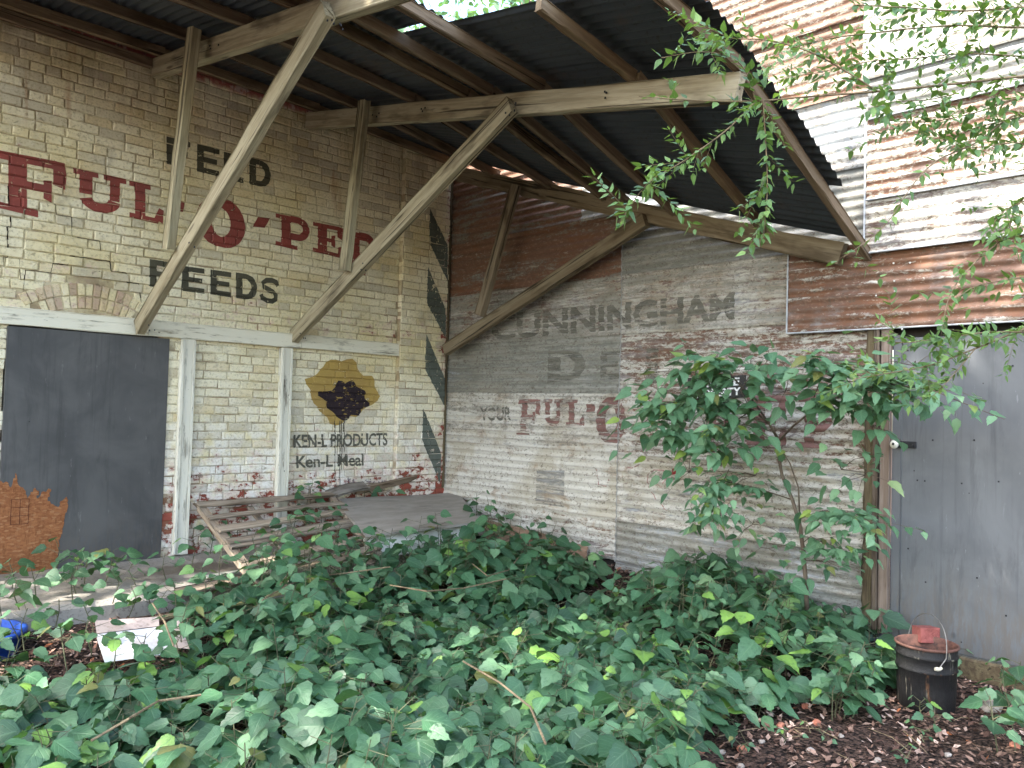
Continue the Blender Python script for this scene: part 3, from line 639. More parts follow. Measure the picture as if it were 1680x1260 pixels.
# backing and framing behind the sheets
mb = MB(); mb.box((.09, -2.2, 2.7), .10, 4.4, 5.2, 0); mb.box((.09, -6.8, 3.7), .10, 4.6, 3.2, 0); mb.box((.09, -7.35, 1.05), .10, 3.3, 2.1, 0); mb.box((.09, -5.2, 2.12), .10, 2.0, .30, 0); mb.build('wall_backing', m_simple('dark_backing', (.03, .027, .024), .95), MW)
mb = MB(); lipm = m_plain('galvanised_edge', (.30, .32, .34), (.44, .46, .48), 20, .5, .2)
def lip(y0, y1, z0, z1, x):
    mb = MB(); mb.tube([(x-dent(y0+(y1-y0)*k/24, z0)-.012, y0+(y1-y0)*k/24, z0+(z1-z0)*k/24) for k in range(25)], .006, 6); mb.v = [(v[0], v[1], v[2]+(v[2]-(z0+z1)/2)*.0) for v in mb.v]; mb.build('sheet_lip', lipm, MW)
lip(-9.0, -3.81, 2.093, 2.093, -.064); lip(-9.0, -4.345, 2.615, 2.585, -.088); lip(-9.0, -4.36, 2.95, 2.93, -.098); lip(-9.0, -4.365, 3.455, 3.455, -.104); lip(-3.81, -3.812, 2.095, 2.66, -.066); lip(-4.35, -4.352, 2.60, 3.50, -.092)
# nails
M['nail'] = m_simple('nail_heads', (.55, .55, .53), .4, .3)
mb = MB()
for (a, b) in ((1466, 432), (1493, 431), (1467, 461), (1468, 478), (1437, 485), (1300, 533), (1480, 540)):
    p = PX(a, b, 0, -.075); mb.box(p, .006, .011, .011, .002)
tag(mb.build('nails', M['nail'], MW), kind='stuff')
# vertical seam strips where the sheets lap
for i in range(6):
    mb = MB(); pts_ = []
    for k in range(25):
        z = Z[i]+(Z[i+1]-Z[i])*k/24; pts_.append((-.032-dent(YS, z)-.006*math.sin(2*math.pi*z/PIT), YS+.028+.004*mnoise.noise(Vector((z*8, 3, 0))), z))
    mb.tube(pts_, .0042, 5); mb.build('lap_edge', m_simple('lap_edge_grey', (.30, .30, .29), .6) if i == 0 else bpy.data.materials['lap_edge_grey'], MW)
# corner strip between brick and metal
plank('corner_strip', (-.035, -.068, .70), (-.035, -.068, 3.95), .03, .018, (1, 0, 0), M['rot_wood'], MW, (1, 1, 1, 1))

# lettering that follows the corrugations
def surf_x(y, z):
    best = None
    for sh in SHEETS:
        if min(sh[0], sh[1])-.001 <= y <= max(sh[0], sh[1])+.001 and sh[2] <= z <= sh[3]:
            d = sheet_depth(sh, y, z); best = d if best is None else max(best, d)
    return -(best if best is not None else .02)
def paint_on_metal(name, px_polys, mat, lift=.002):
    mb = MB()
    for pi, P in enumerate(px_polys):
        Q = [(PX(a, b, 0, -.02).y, PX(a, b, 0, -.02).z) for a, b in P]
        z0 = min(q[1] for q in Q); z1 = max(q[1] for q in Q); y0 = min(q[0] for q in Q); y1 = max(q[0] for q in Q)
        k0, k1 = int(z0/(PIT/8))-1, int(z1/(PIT/8))+1; m0, m1 = int(math.floor(y0/.06)), int(math.floor(y1/.06))
        for k in range(k0, k1+1):
            q = clip(clip(Q, 1, k*PIT/8, True), 1, (k+1)*PIT/8, False)
            if len(q) < 3: continue
            for m_ in range(m0, m1+1):
                r = clip(clip(q, 0, m_*.06, True), 0, (m_+1)*.06, False)
                if len(r) >= 3: mb.add([(surf_x(p[0], p[1])-lift-pi*3e-5, p[0], p[1]) for p in r], [tuple(range(len(r)))])
    if mb.v: mb.build(name, mat, MW, smooth_=True)
def bilpx(polys, q):
    q = [Vector(p) for p in q]; return [[bil(p[0], p[1], q)[:] for p in P] for P in polys]
ST = (1, .25, 3.2)
M['mgrey'] = m_paint('worn_grey_lettering', (.16, .155, .13), .44, .60, ST, 8)
M['mgrey2'] = m_paint('ghost_grey_lettering', (.18, .17, .14), .42, .58, ST, 8)
M['mred'] = m_paint('worn_maroon_lettering', (.22, .12, .105), .46, .62, ST, 8)
txt = text_tris('CUNNINGHAM', .035)
paint_on_metal('painted_words', bilpx(txt, [(806, 516), (1206, 478), (1206, 524), (806, 560)]), M['mgrey'])
paint_on_metal('painted_letter', bilpx(sans_letter('D', .34), [(898, 577), (960, 572), (960, 623), (898, 628)]), M['mgrey'])
paint_on_metal('painted_letter', bilpx(sans_letter('E', .34), [(984, 573), (1016, 571), (1016, 622), (984, 624)]), M['mgrey2'])
paint_on_metal('painted_letter', bilpx(rect(0, 0, 1, 1), [(1060, 572), (1080, 570), (1080, 640), (1060, 640)]), M['mgrey2'])
paint_on_metal('painted_words', bilpx(text_tris('YOUR', .03), [(787, 668), (838, 667), (838, 690), (787, 691)]), M['mgrey'])
for ch, px in (('F', [(850, 655), (886, 655), (884, 714), (847, 713)]), ('U', [(890, 655), (922, 655), (922, 698), (890, 697)]), ('L', [(927, 656), (958, 655), (958, 700), (927, 698)]), ('-', [(961, 663), (975, 663), (975, 675), (961, 676)]), ('O', [(978, 653), (1026, 650), (1026, 730), (978, 727)])):
    paint_on_metal('painted_letter', bilpx(slab_letter(ch), px), M['mred'])
for ch, px in (('P', [(1150, 650), (1205, 650), (1205, 735), (1150, 735)]), ('E', [(1225, 650), (1290, 648), (1290, 735), (1225, 735)]), ('P', [(1310, 648), (1370, 646), (1370, 735), (1310, 736)])):
    paint_on_metal('painted_letter', bilpx(slab_letter(ch), px), M['mred'])
paint_on_metal('grey_stain', [[(880, 772), (926, 772), (924, 832), (878, 826)]], m_paint('grey_stain_paint', (.30, .30, .29), .36, .60, (1, .2, 3), 7))
M['scrawl'] = m_paint('pink_scrawl_paint', (.36, .17, .16), .45, .60, scale=30)
for sp_, wd_ in (([(1064, 800), (1062, 780), (1072, 771), (1088, 772), (1093, 785), (1084, 800), (1075, 790)], 1.6), ([(1068, 806), (1078, 820), (1095, 838)], 1.2), ([(1028, 767), (1036, 768), (1050, 762)], 1.6), ([(978, 770), (982, 795), (994, 798), (1000, 780)], 1.6)):
    paint_on_metal('scrawl', stroke(sp_, wd_), M['scrawl'])
paint_on_metal('red_dab', bilpx(rect(0, 0, 1, 1), [(1102, 769), (1116, 767), (1116, 777), (1102, 779)]), m_paint('red_dab_paint', (.20, .02, .02), .6, .7, scale=40))

# door, posts and frame in the metal wall
M['ply_blue'] = m_ply_grey('blue_grey_painted_door', (.080, .087, .097), (.112, .120, .130))
p0, p1 = PX(1478, 560, 0, -.03), PX(1478, 1052, 0, -.03)
dz0, dz1, dy0 = .13, 2.03, -4.575
mb = MB(); mb.box((-.025, dy0-.55, (dz0+dz1)/2), .022, 1.10, dz1-dz0, .003)
door = mb.build('door', M['ply_blue'], MW); door['label'] = 'blue grey plywood door'
mb = MB(); mb.box((-.012, dy0+.036, (dz0+dz1)/2+.01), .03, .054, dz1-dz0+.02, .003); mb.build('door_jamb', M['ply_blue'], MW)
plank('frame_strip', (-.04, dy0+.098, .16), (-.04, dy0+.098, 2.09), .062, .045, (1, 0, 0), M['grey_wood'], MW, (.62, .56, .55, 1))
plank('frame_strip', (-.04, dy0-1.14, .10), (-.04, dy0-1.14, 2.09), .062, .045, (1, 0, 0), M['grey_wood'], MW, (.62, .56, .55, 1))
plank('frame_strip', (-.045, dy0+.150, .18), (-.045, dy0+.152, 2.09), .034, .05, (1, 0, 0), M['grey_wood'], MW, (.40, .36, .33, 1))
plank('corner_post', (-.035, dy0+.196, .20), (-.035, dy0+.185, 2.09), .07, .055, (1, 0, 0), M['rot_wood'], MW, (1, 1, 1, 1), jit=.008, seg=24)
mb = MB(); mb.box((-.01, -5.1, .05), .12, 1.3, .14, .01); mb.build('door_sill', M['rot_wood'], MW)
M['iron'] = m_simple('black_iron', (.025, .027, .032), .5, .6); M['knob'] = m_simple('worn_white_knob', (.66, .65, .58), .45)
a, b = PX(1472, 726, 0, -.045), PX(1503, 733, 0, -.045)
mb = MB(); mb.box(((-.042), (a.y+b.y)/2, (a.z+b.z)/2), .012, abs(a.y-b.y), .042, .003); mb.box((-.052, b.y+.02, b.z+.005), .012, .012, .012, .002); mb.build('hasp', M['iron'], door)
kp = PX(1467, 729, 0, -.075); mb = MB()
bm = bmesh.new(); bmesh.ops.create_uvsphere(bm, u_segments=14, v_segments=9, radius=.027)
for v in bm.verts: v.co.x *= .62
bm.verts.index_update(); mb.add([v.co+kp for v in bm.verts], [[v.index for v in f.verts] for f in bm.faces]); bm.free()
mb.build('padlock_cover', M['knob'], door, smooth_=True)
mb = MB(); mb.box(kp+Vector((-.018, .0, .003)), .008, .012, .016, .002); mb.build('keyhole', M['iron'], door)
# small sign behind the sapling
sg = empty('notice_sign', 'small black notice with white capitals half hidden by leaves', 'sign')
q = [PX(1128, 620, 0, -.045), PX(1224, 615, 0, -.045), PX(1222, 651, 0, -.045), PX(1128, 658, 0, -.045)]
mb = MB(); mb.add([v+Vector((0, 0, 0)) for v in q]+[v+Vector((.006, 0, 0)) for v in q], [(0, 1, 2, 3), (4, 5, 6, 7), (0, 1, 5, 4), (1, 2, 6, 5), (2, 3, 7, 6), (3, 0, 4, 7)])
mb.build('sign_plate', m_simple('sign_black', (.012, .012, .013), .45), sg)
M['sign_white'] = m_simple('sign_white', (.75, .75, .73), .5)
def sign_text(s, u0, v0, u1, v1):
    mb = MB()
    for P in text_tris(s, .03):
        mb.add([(lambda u, v: (q[3]*(1-u)+q[2]*u)*(1-v)+(q[0]*(1-u)+q[1]*u)*v)(u0+(u1-u0)*p[0], v0+(v1-v0)*p[1])+Vector((-.002, 0, 0)) for p in P], [(0, 1, 2)])
    mb.build('sign_lettering', M['sign_white'], sg)
# screws and dents in the door
mb = MB()
for a, b in ((1532, 722), (1505, 788), (1519, 789), (1578, 793), (1600, 722), (1640, 790), (1490, 575), (1660, 600), (1520, 955), (1604, 948), (1650, 1010), (1488, 900)):
    mb.box(PX(a+U(-2, 2), b, 0, -.037), .004, .010, .010, .0015)
tag(mb.build('screws', M['iron'], door), kind='stuff')
sign_text('PRIVATE', .10, .54, .90, .90); sign_text('PROPERTY', .07, .10, .93, .46)

# ------------------------------------------------------------------ awning
AW = empty('awning', 'sagging timber awning with dark corrugated roof braced off the brick wall', 'awning')
def beam_line(x, pts):
    P = [PX(a, b, 0, x) for a, b in pts]; A = np.array([[p.y, 1] for p in P]); s, c = np.linalg.lstsq(A, np.array([p.z for p in P]), rcond=None)[0]; return float(s), float(c)
B1X, B2X, B3X = -3.04, -1.69, -.13
s1, c1 = beam_line(B1X, [(254, 114), (470, 40), (560, 12)]); s2, c2 = beam_line(B2X, [(505, 201), (855, 165), (1180, 152)]); s3, c3 = beam_line(B3X, [(850, 305), (968, 333), (1172, 375), (1368, 414)])
BH = .145
BEAMS = [(-4.55, s1, c1+.0), (B1X, s1, c1), (B2X, s2, c2), (B3X, s3, c3)]; SINK = .055
print('BEAMS', BEAMS)
YOUT = {0: -3.6, 1: -3.9, 2: -4.36, 3: -4.22}
for i, (x, s, c) in enumerate(BEAMS):
    y1 = YOUT[i]
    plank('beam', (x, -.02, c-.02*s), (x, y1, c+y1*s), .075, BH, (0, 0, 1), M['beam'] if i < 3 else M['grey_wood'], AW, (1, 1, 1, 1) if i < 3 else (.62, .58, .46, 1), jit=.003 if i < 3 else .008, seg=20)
def bz(x, y):
    for i in range(3):
        a, b = BEAMS[i], BEAMS[i+1]
        if x <= b[0] or i == 2:
            t = (x-a[0])/(b[0]-a[0]); return (a[2]+y*a[1])*(1-t)+(b[2]+y*b[1]-(SINK*smooth(-y/2.0) if i == 2 else 0))*t+BH/2
def brace(x, pw, pt, wd, name, color, mat=None, dx=0):
    a, b = PX(*pw, 0, x), PX(*pt, 0, x); plank(name, a+Vector((dx, 0, 0)), b+Vector((dx, 0, 0)), .065, wd, (0, 0, 1) if name == 'brace' else (0, 1, 0), mat or M['beam'], AW, color, jit=.003, seg=16)
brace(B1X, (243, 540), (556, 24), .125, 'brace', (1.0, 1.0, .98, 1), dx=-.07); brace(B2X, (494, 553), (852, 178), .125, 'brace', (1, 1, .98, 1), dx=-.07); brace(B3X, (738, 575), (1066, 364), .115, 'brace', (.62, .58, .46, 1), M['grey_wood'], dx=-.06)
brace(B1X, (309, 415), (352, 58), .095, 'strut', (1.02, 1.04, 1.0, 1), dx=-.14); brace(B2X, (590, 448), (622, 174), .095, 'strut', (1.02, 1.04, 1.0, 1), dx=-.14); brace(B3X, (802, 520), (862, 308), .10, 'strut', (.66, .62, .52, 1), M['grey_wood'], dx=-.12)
# purlins: heights follow the beams they lie on, positions read where they cross the middle beam
PH_ = .075
py_list = []
for px_, py_ in ((587, 172), (677, 163), (767, 157), (807, 152), (887, 143), (1040, 133), (1215, 128)):
    py_list.append(PX(px_, py_, 0, B2X).y)
py_list = [-.16]+py_list
print('PURLINS', py_list)
for i, y in enumerate(py_list):
    for j in range(3):
        a, b = BEAMS[j], BEAMS[j+1]
        if y < -3.3 and j == 0: continue
        xa, xb = a[0]+(.0 if j else -.3), b[0]+(.0 if j < 2 else .06)
        if y < -3.3 and j == 1: xa = -2.50
        q0 = Vector((xa, y+U(-.02, .02), bz(max(xa, BEAMS[0][0]), y)+PH_/2)); q1 = Vector((xb, y+U(-.02, .02), bz(xb, y)+PH_/2))
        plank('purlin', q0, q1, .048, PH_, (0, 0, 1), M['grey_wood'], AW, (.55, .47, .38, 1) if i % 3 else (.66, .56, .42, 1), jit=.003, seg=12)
plank('ledger', (-5.0, -.03, 4.17), (-3.08, -.03, 4.13), .05, .075, (0, 0, 1), M['grey_wood'], AW, (.55, .46, .36, 1))
# roof sheets
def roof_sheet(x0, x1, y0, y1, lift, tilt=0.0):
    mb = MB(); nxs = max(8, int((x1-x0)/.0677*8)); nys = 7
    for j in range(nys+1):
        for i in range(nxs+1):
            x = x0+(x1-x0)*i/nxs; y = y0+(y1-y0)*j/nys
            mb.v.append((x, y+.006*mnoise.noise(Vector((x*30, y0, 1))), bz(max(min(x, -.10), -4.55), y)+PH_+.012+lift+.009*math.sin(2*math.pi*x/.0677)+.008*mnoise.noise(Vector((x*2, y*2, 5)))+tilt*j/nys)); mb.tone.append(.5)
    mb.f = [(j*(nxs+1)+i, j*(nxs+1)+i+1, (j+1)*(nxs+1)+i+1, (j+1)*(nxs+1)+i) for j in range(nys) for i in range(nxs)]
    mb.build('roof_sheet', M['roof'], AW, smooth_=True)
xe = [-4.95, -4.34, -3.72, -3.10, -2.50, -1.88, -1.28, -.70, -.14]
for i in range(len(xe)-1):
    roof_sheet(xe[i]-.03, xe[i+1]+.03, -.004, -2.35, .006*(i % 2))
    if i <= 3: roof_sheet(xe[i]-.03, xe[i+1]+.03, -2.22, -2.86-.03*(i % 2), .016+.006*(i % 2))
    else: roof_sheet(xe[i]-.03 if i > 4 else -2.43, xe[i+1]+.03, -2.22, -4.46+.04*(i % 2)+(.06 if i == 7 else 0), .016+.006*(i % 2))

mb = MB()
for (x, px_) in ((B1X-.105, (556, 40)), (B1X-.105, (545, 30)), (B2X-.105, (838, 186)), (B2X-.105, (852, 176)), (B2X-.105, (500, 548)), (B1X-.105, (248, 535)), (B1X-.175, (350, 80)), (B2X-.175, (620, 190)), (B2X-.175, (592, 440)), (B1X-.175, (312, 400)), (B2X-.04, (1000, 158)), (B2X-.04, (700, 185))):
    for k in range(3):
        p = PX(px_[0]+U(-9, 9), px_[1]+U(-9, 9), 0, x); mb.box(p, .006, .012, .012, .002)
tag(mb.build('nail_heads', M['iron'], AW), kind='stuff')

# ------------------------------------------------------------------ leaves
def leaf_template(n=6, width=.60, fold=.22, droop=.22, serr=.0, seed=0, tip=1.25, lobe=0.0):
    r = random.Random(seed); v = []; vein = []; f = []
    for i in range(n+1):
        t = i/n; wv = width/2*(math.sin(math.pi*t**.60)**.95)*(1-.42*t**2.2*tip*.8)
        if i == 0: wv = .02
        if i == n: wv = .0
        if lobe and 0 < i < n: wv *= 1+lobe*math.sin(t*9+seed)
        zc = -droop*t*t+.05*math.sin(t*3+seed); wob = r.uniform(-.02, .02)
        s = serr*(1 if i % 2 else -1) if 0 < i < n else 0
        v += [(t, 0, zc), (t+s*.4+.02, wv+s, zc+fold*wv+wob), (t+s*.4+.02, -wv-s, zc+fold*wv-wob)] if i < n else [(t, 0, zc)]
        vein += [1, 0, 0] if i < n else [1]
    for i in range(n-1):
        a, b = i*3, (i+1)*3; f += [(a, b, b+1, a+1), (a, a+2, b+2, b)]
    a, b = (n-1)*3, n*3; f += [(a, b, a+1), (a, a+2, b)]
    return np.array(v, float), f, vein
def frame(pos, tip, nrm, size):
    x = Vector(tip).normalized(); zv = Vector(nrm); y = zv.cross(x)
    if y.length < 1e-4: y = Vector((0, 1, 0)).cross(x)
    y.normalize(); zv = x.cross(y)
    return Matrix(((x.x*size, y.x*size, zv.x*size, pos[0]), (x.y*size, y.y*size, zv.y*size, pos[1]), (x.z*size, y.z*size, zv.z*size, pos[2]), (0, 0, 0, 1)))
def leaf_mesh(tp, name, mat):
    me = bpy.data.meshes.new(name); me.from_pydata([tuple(p) for p in tp[0]], [], tp[1])
    a = me.attributes.new('tone', 'FLOAT', 'POINT'); a.data.foreach_set('value', [0.0]*len(tp[0])); b = me.attributes.new('vein', 'FLOAT', 'POINT'); b.data.foreach_set('value', tp[2]); d_ = me.attributes.new('along', 'FLOAT', 'POINT'); d_.data.foreach_set('value', [float(q[0]) for q in tp[0]])
    me.polygons.foreach_set('use_smooth', [True]*len(me.polygons)); me.materials.append(mat); return me
def joined_leaves(name, insts, tps, mat, parent):
    V, AL, Lt, T, W = [], [], [], [], []; base = 0; faces = []
    for (m_, k, tone) in insts:
        tp = tps[k]; A = np.array(m_); P = tp[0] @ A[:3, :3].T + A[:3, 3]; V.append(P); T += [tone]*len(P); W += tp[2]; AL += [float(q[0]) for q in tp[0]]
        faces += [tuple(i+base for i in f) for f in tp[1]]; base += len(P)
    if not V: return None
    me = bpy.data.meshes.new(name); me.from_pydata(np.concatenate(V).tolist(), [], faces)
    a = me.attributes.new('tone', 'FLOAT', 'POINT'); a.data.foreach_set('value', T); b = me.attributes.new('vein', 'FLOAT', 'POINT'); b.data.foreach_set('value', W); d_ = me.attributes.new('along', 'FLOAT', 'POINT'); d_.data.foreach_set('value', AL)
    me.polygons.foreach_set('use_smooth', [True]*len(me.polygons)); me.materials.append(mat)
    o = bpy.data.objects.new(name, me); COL.objects.link(o); o.parent = parent; return o
def pick_visible(insts, count, blockers=None):
    """leaves that show: coarse depth buffer over the picture, largest first"""
    cell = 7; W_, H_ = int(1680/cell), int(1260/cell); buf = np.full((H_, W_), 1e9); info = []
    for i, (m_, k, tone) in enumerate(insts):
        A = np.array(m_); c = A[:3, 3]+A[:3, 0]*.5; q = proj(c); s = np.linalg.norm(A[:3, 0])
        face = abs(Vector(A[:3, 2]).normalized().dot((EYE-Vector(c)).normalized())); r = s*.32*F_PX/max(q[2], .1)
        info.append((q, s*s*face/max(q[2], .1)**2))
        if -50 < q[0] < 1730 and -50 < q[1] < 1310:
            i0, i1 = int((q[0]-r)/cell), int((q[0]+r)/cell); j0, j1 = int((q[1]-r*max(.4, face))/cell), int((q[1]+r*max(.4, face))/cell)
            for jj in range(max(j0, 0), min(j1+1, H_)):
                for ii in range(max(i0, 0), min(i1+1, W_)): buf[jj, ii] = min(buf[jj, ii], q[2])
    ok = []
    for i, (q, a) in enumerate(info):
        if 8 < q[0] < 1672 and 8 < q[1] < 1252 and q[2] <= buf[int(q[1]/cell), int(q[0]/cell)]+.03: ok.append((a, i))
    ok.sort(reverse=True); return set(i for a, i in ok[:count])
def foliage(parent, insts, tps, mat, count=300, name='leaf', rest='foliage'):
    sel = pick_visible(insts, count); meshes = {}
    for i in sorted(sel):
        m_, k, tone = insts[i]
        if k not in meshes: meshes[k] = leaf_mesh(tps[k], name, mat)
        o = bpy.data.objects.new(name, meshes[k]); COL.objects.link(o); o.parent = parent; o.matrix_basis = Matrix.Translation(-parent.location) @ m_
    o = joined_leaves(rest, [v for i, v in enumerate(insts) if i not in sel], tps, mat, parent)
    if o is not None: o.matrix_basis = Matrix.Translation(-parent.location); o['kind'] = 'stuff'
    return len(sel)
rv = random.Random(21)
def rdir(): 
    while True:
        v = Vector((rv.uniform(-1, 1), rv.uniform(-1, 1), rv.uniform(-1, 1)))
        if .05 < v.length < 1: return v.normalized()
OPEN = Vector((-.45, -.75, .3))          # leaves turn towards the open side
broad = [leaf_template(9, .60, .12, .10, .03, 90, lobe=.10), leaf_template(9, .48, .16, .22, .012, 91), leaf_template(9, .92, .06, .10, .02, 92, lobe=.05), leaf_template(9, .70, .28, .34, .02, 93)]+[leaf_template(9, .86, .10, .16, .016, s) for s in range(3)]+[leaf_template(9, .68, .12, .18, .022, s+7) for s in range(3)]
narrow = [leaf_template(7, .52, .14, .22, .01, s+20) for s in range(4)]
tiny = [leaf_template(5, .52, .22, .10, 0, s+40) for s in range(3)]

# ------------------------------------------------------------------ vine thicket over the ground
VT = empty('vine_thicket', 'knee-high thicket of broad-leaved green vines covering the ground', 'plants', None, None)
poly = [(-260, 1500), (-260, 1110), (0, 1108), (110, 1128), (235, 1120), (300, 1060), (345, 1018), (430, 1002), (480, 985), (600, 965), (760, 940), (850, 925), (940, 950), (1050, 950), (1200, 955), (1330, 985), (1420, 1020), (1448, 1060), (1445, 1130), (1380, 1168), (1300, 1160), (1220, 1188), (1150, 1195), (1120, 1240), (1150, 1500)]
insts = []; stems = MB()
def plant(x, y, z0, h, nl, smin, smax, lean, spread=1.0, tps=broad, k0=0, insts=insts, stems=stems):
    az = rv.uniform(0, 6.28); top = Vector((x+lean[0]*h, y+lean[1]*h, z0+h)); b = Vector((x, y, z0-.02)); mid = (b+top)/2+Vector((rv.uniform(-.05, .05), rv.uniform(-.05, .05), .02))
    stems.tube([b, mid, top], [.0036, .003, .002], 4, rv.random(), cap=False)
    for i in range(nl):
        t = .25+.75*((i+rv.random()*.6)/nl); p = b.lerp(mid, t*2) if t < .5 else mid.lerp(top, t*2-1)
        az += 2.4+rv.uniform(-.4, .4); out = Vector((math.cos(az), math.sin(az), 0)); s = rv.uniform(smin, smax)*(1.05-.25*t if t > .8 else 1)
        pet = rv.uniform(.03, .11)*spread; q = p+out*pet+Vector((0, 0, rv.uniform(.0, .05)))
        tip = out+Vector((0, 0, rv.uniform(-.45, .12)))+Vector((-.3, -.4, -.2))*rv.uniform(0, .8)
        nrm = Vector((0, 0, 1))+OPEN*rv.uniform(-.2, 1.2)+rdir()*.6
        stems.tube([p, q], [.0018, .0014], 3, rv.random(), cap=False)
        insts.append((frame(q, tip, nrm, s), k0+rv.randrange(len(tps)), rv.random()))
def hfield(x, y):
    n = mnoise.noise(Vector((x*.9, y*.9, 2)))+.6*mnoise.noise(Vector((x*2.3, y*2.3, 6)))
    return .25+.23*n
def near_mound(px, py, cx, cy, r): return max(0, 1-math.hypot((px-cx)/r, (py-cy)/(r*.6)))
cnt = 0
for _ in range(60000):
    if cnt >= 900: break
    x, y = rv.uniform(-6.8, .0), rv.uniform(-6.2, -.3)
    z0 = gz(x, y); q = proj((x, y, z0+.05))
    if q[2] < 1.55 or x > -.12: continue
    if not inpoly(q[0], q[1], poly): continue
    if near_mound(q[0], q[1], 1010, 965, 70) > .25 and rv.random() < .8: continue
    if near_mound(q[0], q[1], 110, 1100, 90) > .3 and rv.random() < .75: continue
    if mnoise.noise(Vector((x*2.1, y*2.1, 11))) < -.42: continue
    if mnoise.noise(Vector((x*3.0, y*3.0, 17))) < -.15 and rv.random() < .4: continue
    h = max(.10, hfield(x, y)+.30*near_mound(q[0], q[1], 830, 960, 130)+.12*near_mound(q[0], q[1], 1230, 1080, 180)+.10*near_mound(q[0], q[1], 480, 1050, 200))
    cut = min(1.0, (q[2]-1.2)/1.2); h *= (.55+.45*cut)*(1.08 if q[0] < 620 else 1)*(.75 if q[0] < 330 else 1)
    plant(x, y, z0, h*rv.uniform(.75, 1.15), rv.randint(6, 10), *rv.choice([(.045, .09), (.08, .14), (.10, .18), (.11, .19)]), (rv.uniform(-.25, .25), rv.uniform(-.35, .15))); cnt += 1
# sparse shoots on the slab edge and over the timber
for px_, py_, z0, h, n in ((20, 965, .27, .16, 5), (60, 985, .27, .2, 6), (120, 985, .27, .22, 6), (185, 985, .27, .2, 6), (225, 960, .27, .18, 5), (250, 1000, .27, .15, 5), (90, 1030, .27, .15, 5), (40, 1060, .2, .2, 6), (150, 1070, .2, .25, 6), (210, 1010, .27, .18, 5), (275, 955, .27, .2, 5), (310, 940, .27, .28, 7), (345, 905, .27, .32, 7), (395, 900, .32, .25, 6), (440, 960, .3, .3, 6),
                     (560, 905, .45, .20, 6), (520, 880, .45, .24, 7), (500, 850, .5, .30, 8), (545, 850, .52, .14, 5), (480, 880, .45, .2, 6), (640, 920, .35, .25, 6), (690, 910, .35, .3, 7), (720, 905, .35, .32, 7), (610, 905, .4, .12, 4), (770, 880, .35, .40, 8), (800, 890, .3, .42, 8), (855, 915, .25, .35, 8), (880, 905, .25, .3, 7), (900, 915, .25, .3, 6), (960, 905, .25, .28, 6), (1045, 920, .22, .34, 7), (1085, 930, .22, .3, 6), (1130, 930, .22, .3, 6), (1180, 930, .22, .26, 6), (1250, 945, .22, .3, 7), (1300, 955, .22, .3, 6), (1390, 985, .2, .3, 7),
                     (110, 1095, .2, .20, 6), (185, 1102, .2, .17, 6), (240, 1096, .2, .18, 6), (150, 1062, .27, .14, 5), (300, 1098, .2, .24, 7), (300, 1075, .2, .28, 7), (15, 1100, .15, .26, 7), (330, 1000, .27, .26, 7), (290, 1010, .27, .2, 6), (360, 960, .27, .3, 7), (455, 930, .35, .26, 7), (470, 905, .4, .28, 7), (535, 930, .4, .26, 7), (590, 940, .36, .24, 6), (510, 835, .55, .22, 6), (660, 930, .36, .22, 6), (598, 812, .62, .07, 4), (640, 815, .64, .06, 3), (745, 800, .66, .05, 3), (1455, 1040, .12, .22, 6), (1475, 1060, .08, .2, 6)):
    p = PX(px_, py_, 2, z0)
    if p.y > -.10: p = PX(px_, py_, 1, -.12)
    plant(p.x, p.y, p.z, h, n, .07, .12, (rv.uniform(-.2, .1), rv.uniform(-.25, .05)))
for _ in range(11):
    p = PX(rv.uniform(-30, 300), rv.uniform(945, 1010), 2, .27)
    plant(p.x, p.y, p.z, rv.uniform(.10, .24), rv.randint(4, 7), .08, .14, (rv.uniform(-.2, .2), rv.uniform(-.35, .05)))
print('vine leaves', len(insts))
tag(stems.build('stems', M['stem'], VT), kind='stuff')
foliage(VT, insts, broad, M['leaf'], 295)
# long bare runners arching through the leaves
for pts_ in ([(430, 985), (470, 960), (520, 945), (570, 940), (640, 930)], [(460, 960), (480, 930), (560, 900)], [(660, 800), (690, 840), (705, 880), (715, 905)], [(760, 1085), (820, 1120), (870, 1160), (895, 1220)], [(775, 925), (800, 945), (835, 935), (850, 915)], [(640, 960), (700, 970), (760, 965), (830, 950)], [(150, 1215), (210, 1180), (260, 1150), (330, 1140)], [(250, 990), (270, 1020), (285, 1060)]):
    mb = MB(); P_ = [PX(a, b, 2, .42+.03*math.sin(i*2)) for i, (a, b) in enumerate(pts_)]
    mb.tube(P_, .0045, 5, .5); mb.build('runner', M['twig'], VT)

